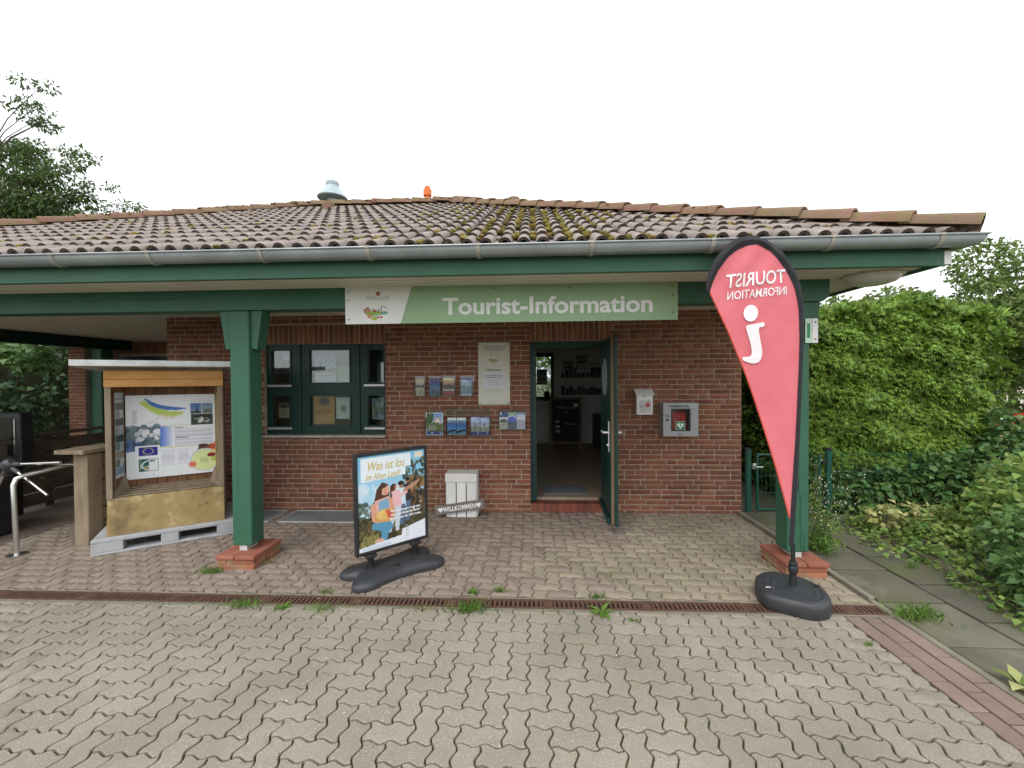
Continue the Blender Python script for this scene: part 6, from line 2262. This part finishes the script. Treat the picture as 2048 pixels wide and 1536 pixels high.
round_tree('broadleaf_tree', 'broad round tree beyond the hedge at the right edge of the photo', (17.3, 9.5, -.3), 6.6, 3.0, 15000, T['farleaf'], 3)
round_tree('broadleaf_tree', 'smaller round tree behind the middle of the hedge', (13.6, 11.5, -.3), 5.2, 2.2, 9000, T['farleaf'], 5)
round_tree('broadleaf_tree', 'pale thin tree showing just under the soffit corner', (9.8, 10.0, -.3), 4.7, 1.8, 6500, T['farleaf'], 8)
round_tree('broadleaf_tree', 'low dark tree at the far right behind the parking lot', (20.5, 14, -.3), 6.0, 3.4, 9000, T['farleaf'], 12)

leafy('roadside_bush', 'full green bush at the far right behind the red car', 'bush', (19.0, 10.5, -.2), [(-1.5, 0, 1.2, 1.8, 1.2, 1.5), (.8, .3, 1.5, 1.9, 1.2, 1.8), (-2.2, .5, 2.4, 1.5, 1.2, 1.2), (.3, .4, 2.9, 1.7, 1.2, 1.2), (-4.2, 1.2, 1.1, 1.5, 1.2, 1.4), (-3.6, 1.2, 2.3, 1.4, 1.2, 1.0)], 11000, .20, .14, T['farleaf'])
# ---- dense greenery beyond the passage
leafy('knotweed_bush', 'leafy bush with large round leaves beyond the passage fence', 'bush', (-9.9, 2.1, 0), [(.2, .1, .75, .5, .5, .40), (.55, -.2, 1.15, .55, .45, .30), (-.35, .1, 1.2, .6, .5, .5), (-.2, -.3, .5, .6, .4, .4), (.55, .2, .45, .4, .4, .3)], 950, .17, .15, T['shadeleaf'], up=1.3, rnd=.5)
leafy('knotweed_bush', 'overhanging leafy branch below the dark side beam', 'bush', (-10.0, 2.6, 0), [(.2, 0, 2.15, .55, .4, .16), (.55, -.1, 1.98, .35, .3, .12), (-.5, .1, 2.25, .5, .4, .2)], 420, .17, .14, T['bigleaf'], up=1.3, rnd=.5, stems=[[(-.6, .4, 0), (.1, 0, 2.1), .02]])
leafy('shady_bank', 'dark overgrown bank far behind the passage', 'bush', (-14.5, 6.0, 0), [(-2, 0, 1.2, 2.2, 1.2, 1.6), (0, .5, 1.5, 2, 1.2, 1.8), (2, 1, 1.3, 2, 1.2, 1.6), (-1, 1, 3, 2.5, 1.2, 1.2), (1.5, 1.5, 2.8, 2, 1.2, 1.2), (3.6, 1.6, 1.2, 1.2, 1, 1.5), (-3.8, -.6, 1.8, 1.6, 1.2, 1.9), (-4.2, -2.0, 1.5, 1.6, 1.2, 1.7)], 15000, .17, .13, T['shadeleaf'])
tb = leafy('shady_thicket', 'dense dark thicket directly beyond the passage fence', 'bush', (-11.6, 4.0, 0), [(-1.2, -1.4, 1.1, 1.0, .7, 1.3), (0, 0, 1.4, 1.3, .7, 1.5), (1.3, .8, 1.4, 1.2, .7, 1.5), (-1.0, -.6, 2.5, 1.4, .7, .9), (1.0, .6, 2.5, 1.3, .7, .9), (2.4, 1.6, 1.4, 1.0, .7, 1.5), (-2.4, -2.6, 1.2, 1.1, .7, 1.4), (-2.4, -2.4, 2.3, 1.3, .7, 1.0), (2.4, 1.8, 2.6, 1.2, .7, .8)], 9000, .14, .11, T['shadeleaf'])
MB().box((-3.8, -.5, 0), (3.6, .5, 3.3), .3).xf(Matrix.Rotation(math.radians(36), 4, 'Z')).build('dark_core', bpy.data.materials['dark_core_brown'], tb)  # added dark core box, stands in for deep shade inside the thicket
leafy('garden_shrub', 'low green undergrowth behind the passage fence', 'shrub', (-8.6, 1.0, 0), [(0, 0, .15, .5, .7, .28), (-.4, .9, .25, .6, .6, .4), (.2, .8, .2, .4, .6, .3)], 900, .10, .08, T['shadeleaf'])
# ivy outside the back window
leafy('ivy_screen', 'sunlit ivy seen through the back window of the office', 'ivy', (0.0, 7.6, 0), [(-.6, 0, 1.2, .8, .3, 1.2), (.3, 0, 1.5, .9, .3, 1.3), (1.0, 0, 1.2, .7, .3, 1.2), (-.2, .1, 2.4, 1.2, .3, .8), (.9, 0, 2.5, .9, .3, .8)], 7000, .085, .075, T['ivylight'])

# ---- weeds and grass in the drain and the joints
def tuft(label, loc, n, h_, spread, mat='weed', broad=False):
    t = plant('weed', label, 'weed', loc, 'weeds growing in the paving')
    P = np.zeros((n, 3))
    P[:, 0] = RS.normal(size=n) * spread
    P[:, 1] = RS.normal(size=n) * spread * .45
    if broad:
        az = RS.uniform(0, 2 * PI, n)
        D = np.stack([np.cos(az), np.sin(az), RS.uniform(.15, .7, n)], 1)
        me = leaf_mesh('leaves', P * .2, D, np.tile([[0, 0, 1.]], (n, 1)), h_ * RS.uniform(.7, 1.3, n), h_ * .28, T[mat], .3)
    else:
        D = RS.normal(size=(n, 3)) * .55 + np.array([0, 0, 1])
        me = leaf_mesh('leaves', P, D, RS.normal(size=(n, 3)), h_ * RS.uniform(.4, 1.2, n), .0055, T[mat], .35)
    link('leaves', me, t)
    return t
tuft('grass tuft at the foot of the left post plinth', (-2.74, -1.72, 0), 130, .055, .05)
tuft('dry grass beside the right corner of the left plinth', (-2.38, -1.52, 0), 60, .05, .04, 'straw')
tuft('weed patch in front of the drain left of the poster stand', (-2.10, -2.23, 0), 130, .055, .06)
tuft('leafy weed by the drain at the left of the poster base', (-1.80, -2.235, 0), 26, .055, .03, 'weed', True)
tuft('low weed in front of the drain below the poster base', (-1.50, -2.25, 0), 90, .04, .06)
tuft('thick grass tuft in front of the drain at mid width', (-0.45, -2.235, 0), 170, .075, .055)
tuft('small weed behind the drain above the thick grass tuft', (-0.47, -1.98, 0), 24, .06, .02, 'weed', True)
tuft('small round weed behind the drain right of the crate', (-0.26, -1.96, 0), 60, .05, .018)
tuft('dandelion rosette at the front edge of the drain', (0.47, -2.225, 0), 16, .10, .01, 'weed', True)
tuft('small weed behind the drain above the dandelion', (0.46, -2.03, 0), 70, .04, .03)
tuft('tiny grass sprout in the forecourt joints right of the dandelion', (0.66, -2.32, 0), 40, .03, .02)
tuft('long grass tuft on the kerb at the right end of the drain', (2.55, -2.24, .01), 190, .095, .075)
tuft('tiny yellow green sprout in the forecourt at the right', (2.02, -2.53, 0), 26, .03, .012)
tuft('dry weed beside the welcome sign end of the drain', (-0.78, -2.225, 0), 50, .035, .05, 'straw')
tuft('small weed beside the poster base tip', (-1.60, -2.02, 0), 60, .035, .035)
tuft('thin grass on the slab path beside the bush', (3.15, -1.50, .03), 50, .05, .03)
# scattered petals and dirt
P, Q = [], []
for _ in range(80):
    P.append((RS.uniform(-4.5, 2.3), RS.uniform(-3.3, -.15), .003))
P = np.array(P)
o = link('petal_litter', leaf_mesh('petal_litter', P, RS.normal(size=P.shape) * np.array([1, 1, .02]), np.tile([[0, 0, 1.]], (len(P), 1)), RS.uniform(.008, .02, len(P)), .008, T['blossom'], 0.0))
o['kind'] = 'stuff'
P = []
for _ in range(42):
    q = RS.uniform(0, 1)
    P.append((.42 + q * 1.05 + RS.normal() * .02, -.50 - q * 1.0 + RS.normal() * .03, .003))
for _ in range(70):
    P.append((1.2 + RS.uniform(0, 1.1), -.05 - abs(RS.normal()) * .12, .003))
P = np.array(P)
o = link('dirt_crumbs', leaf_mesh('dirt_crumbs', P, RS.normal(size=P.shape) * np.array([1, 1, .02]), np.tile([[0, 0, 1.]], (len(P), 1)), RS.uniform(.01, .035, len(P)), .010, T['iron'], 0.0))
o['kind'] = 'stuff'

# ================================================================== INSIDE THE OFFICE
t = thing('chalkboard', 'tall wooden framed chalkboard with Willkommen in chalk inside the office', 'sign', (.70, 3.85, FL), 0, rot=(-.05, 0, 0))
for a, c in (((-.33, 0), (-.285, 1.10)), ((.285, 0), (.33, 1.10)), ((-.284, 1.055), (.284, 1.10)), ((-.284, .12), (.284, .165))):
    MB().box((a[0], -.02, a[1]), (c[0], .02, c[1]), .003).build('frame_bar', T['oldwood'], t)
MB().box((-.284, -.008, .166), (.284, .008, 1.054)).build('board', T['slate'], t)
text('Willkommen', .088, T['chalk'], t, (0, -.010, .86), shear=.3, sx=.95)
text('im', .06, T['chalk'], t, (0, -.010, .77), shear=.3)
text('Alten Land', .075, T['chalk'], t, (.10, -.010, .52), shear=.3, sx=.8)
for z_ in (.56, .46, .36):
    MB().box((-.22, -.0105, z_), (-.13, -.0095, z_ + .05), .0).build('sticker', T['chalk'], t)
MB().box((.17, -.0105, .90), (.26, -.0095, .97)).build('card', T['white'], t)
t = thing('radiator', 'white panel radiator below the back window of the office', 'radiator', (0.0, BY - .12, FL))
MB().box((-.5, 0, .12), (.42, .07, .80), .005).build('panel', T['white'], t)
m = MB()
for i in range(22):
    m.box((-.48 + i * .04, -.008, .16), (-.455 + i * .04, -.001, .76))
m.build('ribs', T['white'], t)
t = thing('dark_cupboard', 'dark low cupboard at the right inside the office', 'cupboard', (1.75, 3.9, FL))
MB().box((-.42, 0, 0), (.35, .5, .72), .01).build('carcass', T['dark'], t)
for x_ in (-.03, .02):
    MB().box((x_ - .003, -.015, .35), (x_ + .003, -.001, .45)).build('handle', T['silver'], t)
t = thing('leaflet_shelf', 'two row wall shelf of leaflets on the back wall of the office', 'shelf', (1.40, BY - .005, 1.22))
for z_ in (0.0, .40):
    MB().box((-.78, -.10, z_), (.60, -.001, z_ + .02)).build('shelf_board', T['white'], t)
    for i in range(14):
        cc = [(0.05, .06, .09), (.12, .13, .16), (.03, .05, .10), (.10, .08, .07), (.16, .17, .18), (.04, .08, .07)][RS.randint(6)]
        x_ = -.74 + i * .094
        MB().box((x_, -.06, z_ + .021), (x_ + .08, -.045, z_ + .12 + RS.uniform(0, .12))).build('leaflet', M('leaflet_ink', cc, None, rough=.6), t)
for i, (x_, z_, s_) in enumerate(((.84, 1.86, .17), (1.16, 1.98, .17), (1.50, 1.80, .18))):
    t = thing('wall_notice', ('lowest framed paper', 'highest framed paper', 'dark photo sheet')[i] + ' on the back wall beside the office window', 'notice', (x_, BY - .004, z_), group='papers on the back wall of the office')
    c = Cv(40, 44, (190, 190, 188))
    c.rect(.0, .0, 1, .04, (60, 60, 60))
    c.rect(0, 0, .04, 1, (60, 60, 60))
    if i == 2:
        c.rect(.0, .3, 1, 1, (40, 44, 50))
    else:
        c.lines(.2, .1, .9, 2, .09, (60, 60, 60), .5)
        c.rect(.2, .35, .8, .5, (60, 62, 66))
    poster(c, s_ * 1.7, s_ * 2, t, (0, 0, 0), 'print')
t = thing('window_picture', 'landscape picture hanging in the back window of the office', 'picture', (.22, BY - .03, 1.66))
c = Cv(40, 50, (150, 160, 160))
c.grad(0, 0, 1, .6, (90, 110, 130), (170, 180, 185))
c.rect(0, .55, 1, .7, (100, 105, 80))
c.rect(.22, .36, .27, .6, (50, 50, 55))
poster(c, .24, .36, t, (0, 0, 0), 'print')
t = thing('box_file', 'small dark box standing on the back window sill inside', 'box', (.33, BY - .10, IZ0 - .012))
MB().box((-.06, -.04, 0), (.06, .04, .22), .004).build('carton', T['slate'], t)

# ================================================================== RED CAR ON THE PARKING LOT
t = thing('parked_car', 'red car parked beyond the hedge, cut by the right edge', 'car', (13.9, 5.6, -0.20), math.radians(4))
prof = [(-2.0, .30), (-1.98, .62), (-1.80, .78), (-1.0, .90), (-.45, 1.36), (.75, 1.42), (1.45, .98), (1.95, .90), (2.0, .30)]
body = [(-2.0, .30), (-1.98, .62), (-1.80, .78), (-.98, .90), (1.45, .95), (1.95, .90), (2.0, .30)]
MB().prism(body, -.82, .82, 'y').build('body', T['carred'], t)
MB().add([(-.98, -.80, .901), (-.42, -.62, 1.38), (.78, -.62, 1.40), (1.44, -.80, .951), (-.98, .80, .901), (-.42, .62, 1.38), (.78, .62, 1.40), (1.44, .80, .951)],
         [(0, 1, 2, 3), (7, 6, 5, 4), (1, 5, 6, 2), (0, 4, 5, 1), (2, 6, 7, 3), (0, 3, 7, 4)]).build('cabin_glass', M('car_glass', (0.10, 0.14, 0.15), None, rough=.08, spec=.8), t)
MB().box((-.40, -.60, 1.385), (.76, .60, 1.43), .015).build('roof', T['carred'], t)
for x_ in (-1.25, 1.25):
    for s_ in (-1, 1):
        wv = MB().lathe([(0.30, -.10), (0.32, -.07), (0.32, .07), (0.30, .10)], (0, 0, 0), 24).xf(Matrix.Rotation(PI / 2, 4, 'X')).xf(Matrix.Translation((x_, s_ * .74, .32)))
        w_ = wv.build('wheel', T['tyre'], t, True)
        MB().lathe([(0.19, -.012), (0.17, .012)], (0, 0, 0), 16).xf(Matrix.Rotation(PI / 2, 4, 'X')).xf(Matrix.Translation((x_, s_ * .85, .32))).build('rim', T['silver'], w_)
for s_ in (-1, 1):
    MB().box((-1.99, s_ * .62 - .14, .60), (-1.84, s_ * .62 + .14, .74), .03).build('headlight', T['white'], t)
    MB().box((1.88, s_ * .66 - .12, .68), (1.985, s_ * .66 + .12, .84), .02).build('tail_light', T['redbag'], t)
MB().box((-2.02, -.75, .32), (-1.96, .75, .50), .01).build('bumper', T['black'], t)

# grass and moss sprouting from the joint in front of the drain
cl = [(-4.6, .3, 40), (-3.6, .3, 60), (-2.6, .25, 70), (-2.1, .22, 120), (-1.75, .2, 90), (-1.2, .2, 60), (-.9, .12, 60), (-.45, .15, 90), (-.2, .1, 40), (.1, .06, 30), (.45, .1, 60), (.8, .05, 20), (1.2, .06, 25), (1.9, .1, 40)]
P = np.concatenate([np.stack([c_ + RS.normal(size=k_) * w_, np.where(RS.rand(k_) < .75, -2.207, -2.043) + RS.normal(size=k_) * .010, np.full(k_, -.006)], 1) for c_, w_, k_ in cl])
ii = RS.randint(-28, 22, 900)
jj = RS.randint(0, 11, 900)
Q = np.stack([OX + ii * A + RS.uniform(-.05, .05, 900), OY + jj * A - .45 + RS.uniform(-.004, .004, 900), np.full(900, -.010)], 1)
keep = (np.sin(Q[:, 0] * 2.3 + 1) * np.sin(Q[:, 1] * 3.7 + Q[:, 0]) > .25) & (Q[:, 1] < -2.24) & (Q[:, 0] < 2.0)
P = np.concatenate([P, Q[keep]])
D = RS.normal(size=P.shape) * .8 + np.array([0, 0, 1.0])
o = link('joint_grass', leaf_mesh('joint_grass', P, D, RS.normal(size=P.shape), RS.uniform(.008, .028, len(P)), .005, T['weed'], .3))
o['kind'] = 'stuff'
# weather cracks in the painted timber
def crack(pts, nrm, name='crack', w=.0028):
    m = MB()
    for (a, b_) in zip(pts, pts[1:]):
        a, b_ = Vector(a), Vector(b_)
        d_ = (b_ - a).normalized()
        s_ = d_.cross(Vector(nrm)) * w * RS.uniform(.5, 1.2)
        m.add([a - s_, a + s_, b_ + s_, b_ - s_], [(0, 1, 2, 3)])
    m.build(name, T['dark'], bd)
yp = PYC - .0885
crack([(2.222 + RS.normal() * .004 - .018 * q, yp, .175 + .62 * q) for q in np.linspace(0, 1, 12)], (0, 1, 0))
crack([(2.246, yp, .17), (2.244, yp, .24), (2.250, yp, .31)], (0, 1, 0))
crack([(-2.615 + RS.normal() * .002, yp, .55 + .9 * q) for q in np.linspace(0, 1, 8)], (0, 1, 0), w=.0015)
yb = PYC - .0855
crack([(-4.85 + 1.9 * q, yb, 2.352 + RS.normal() * .004 + .006 * q) for q in np.linspace(0, 1, 18)], (0, 1, 0), w=.003)
crack([(1.35 + .9 * q, yb, 2.345 + RS.normal() * .003) for q in np.linspace(0, 1, 9)], (0, 1, 0), w=.0018)
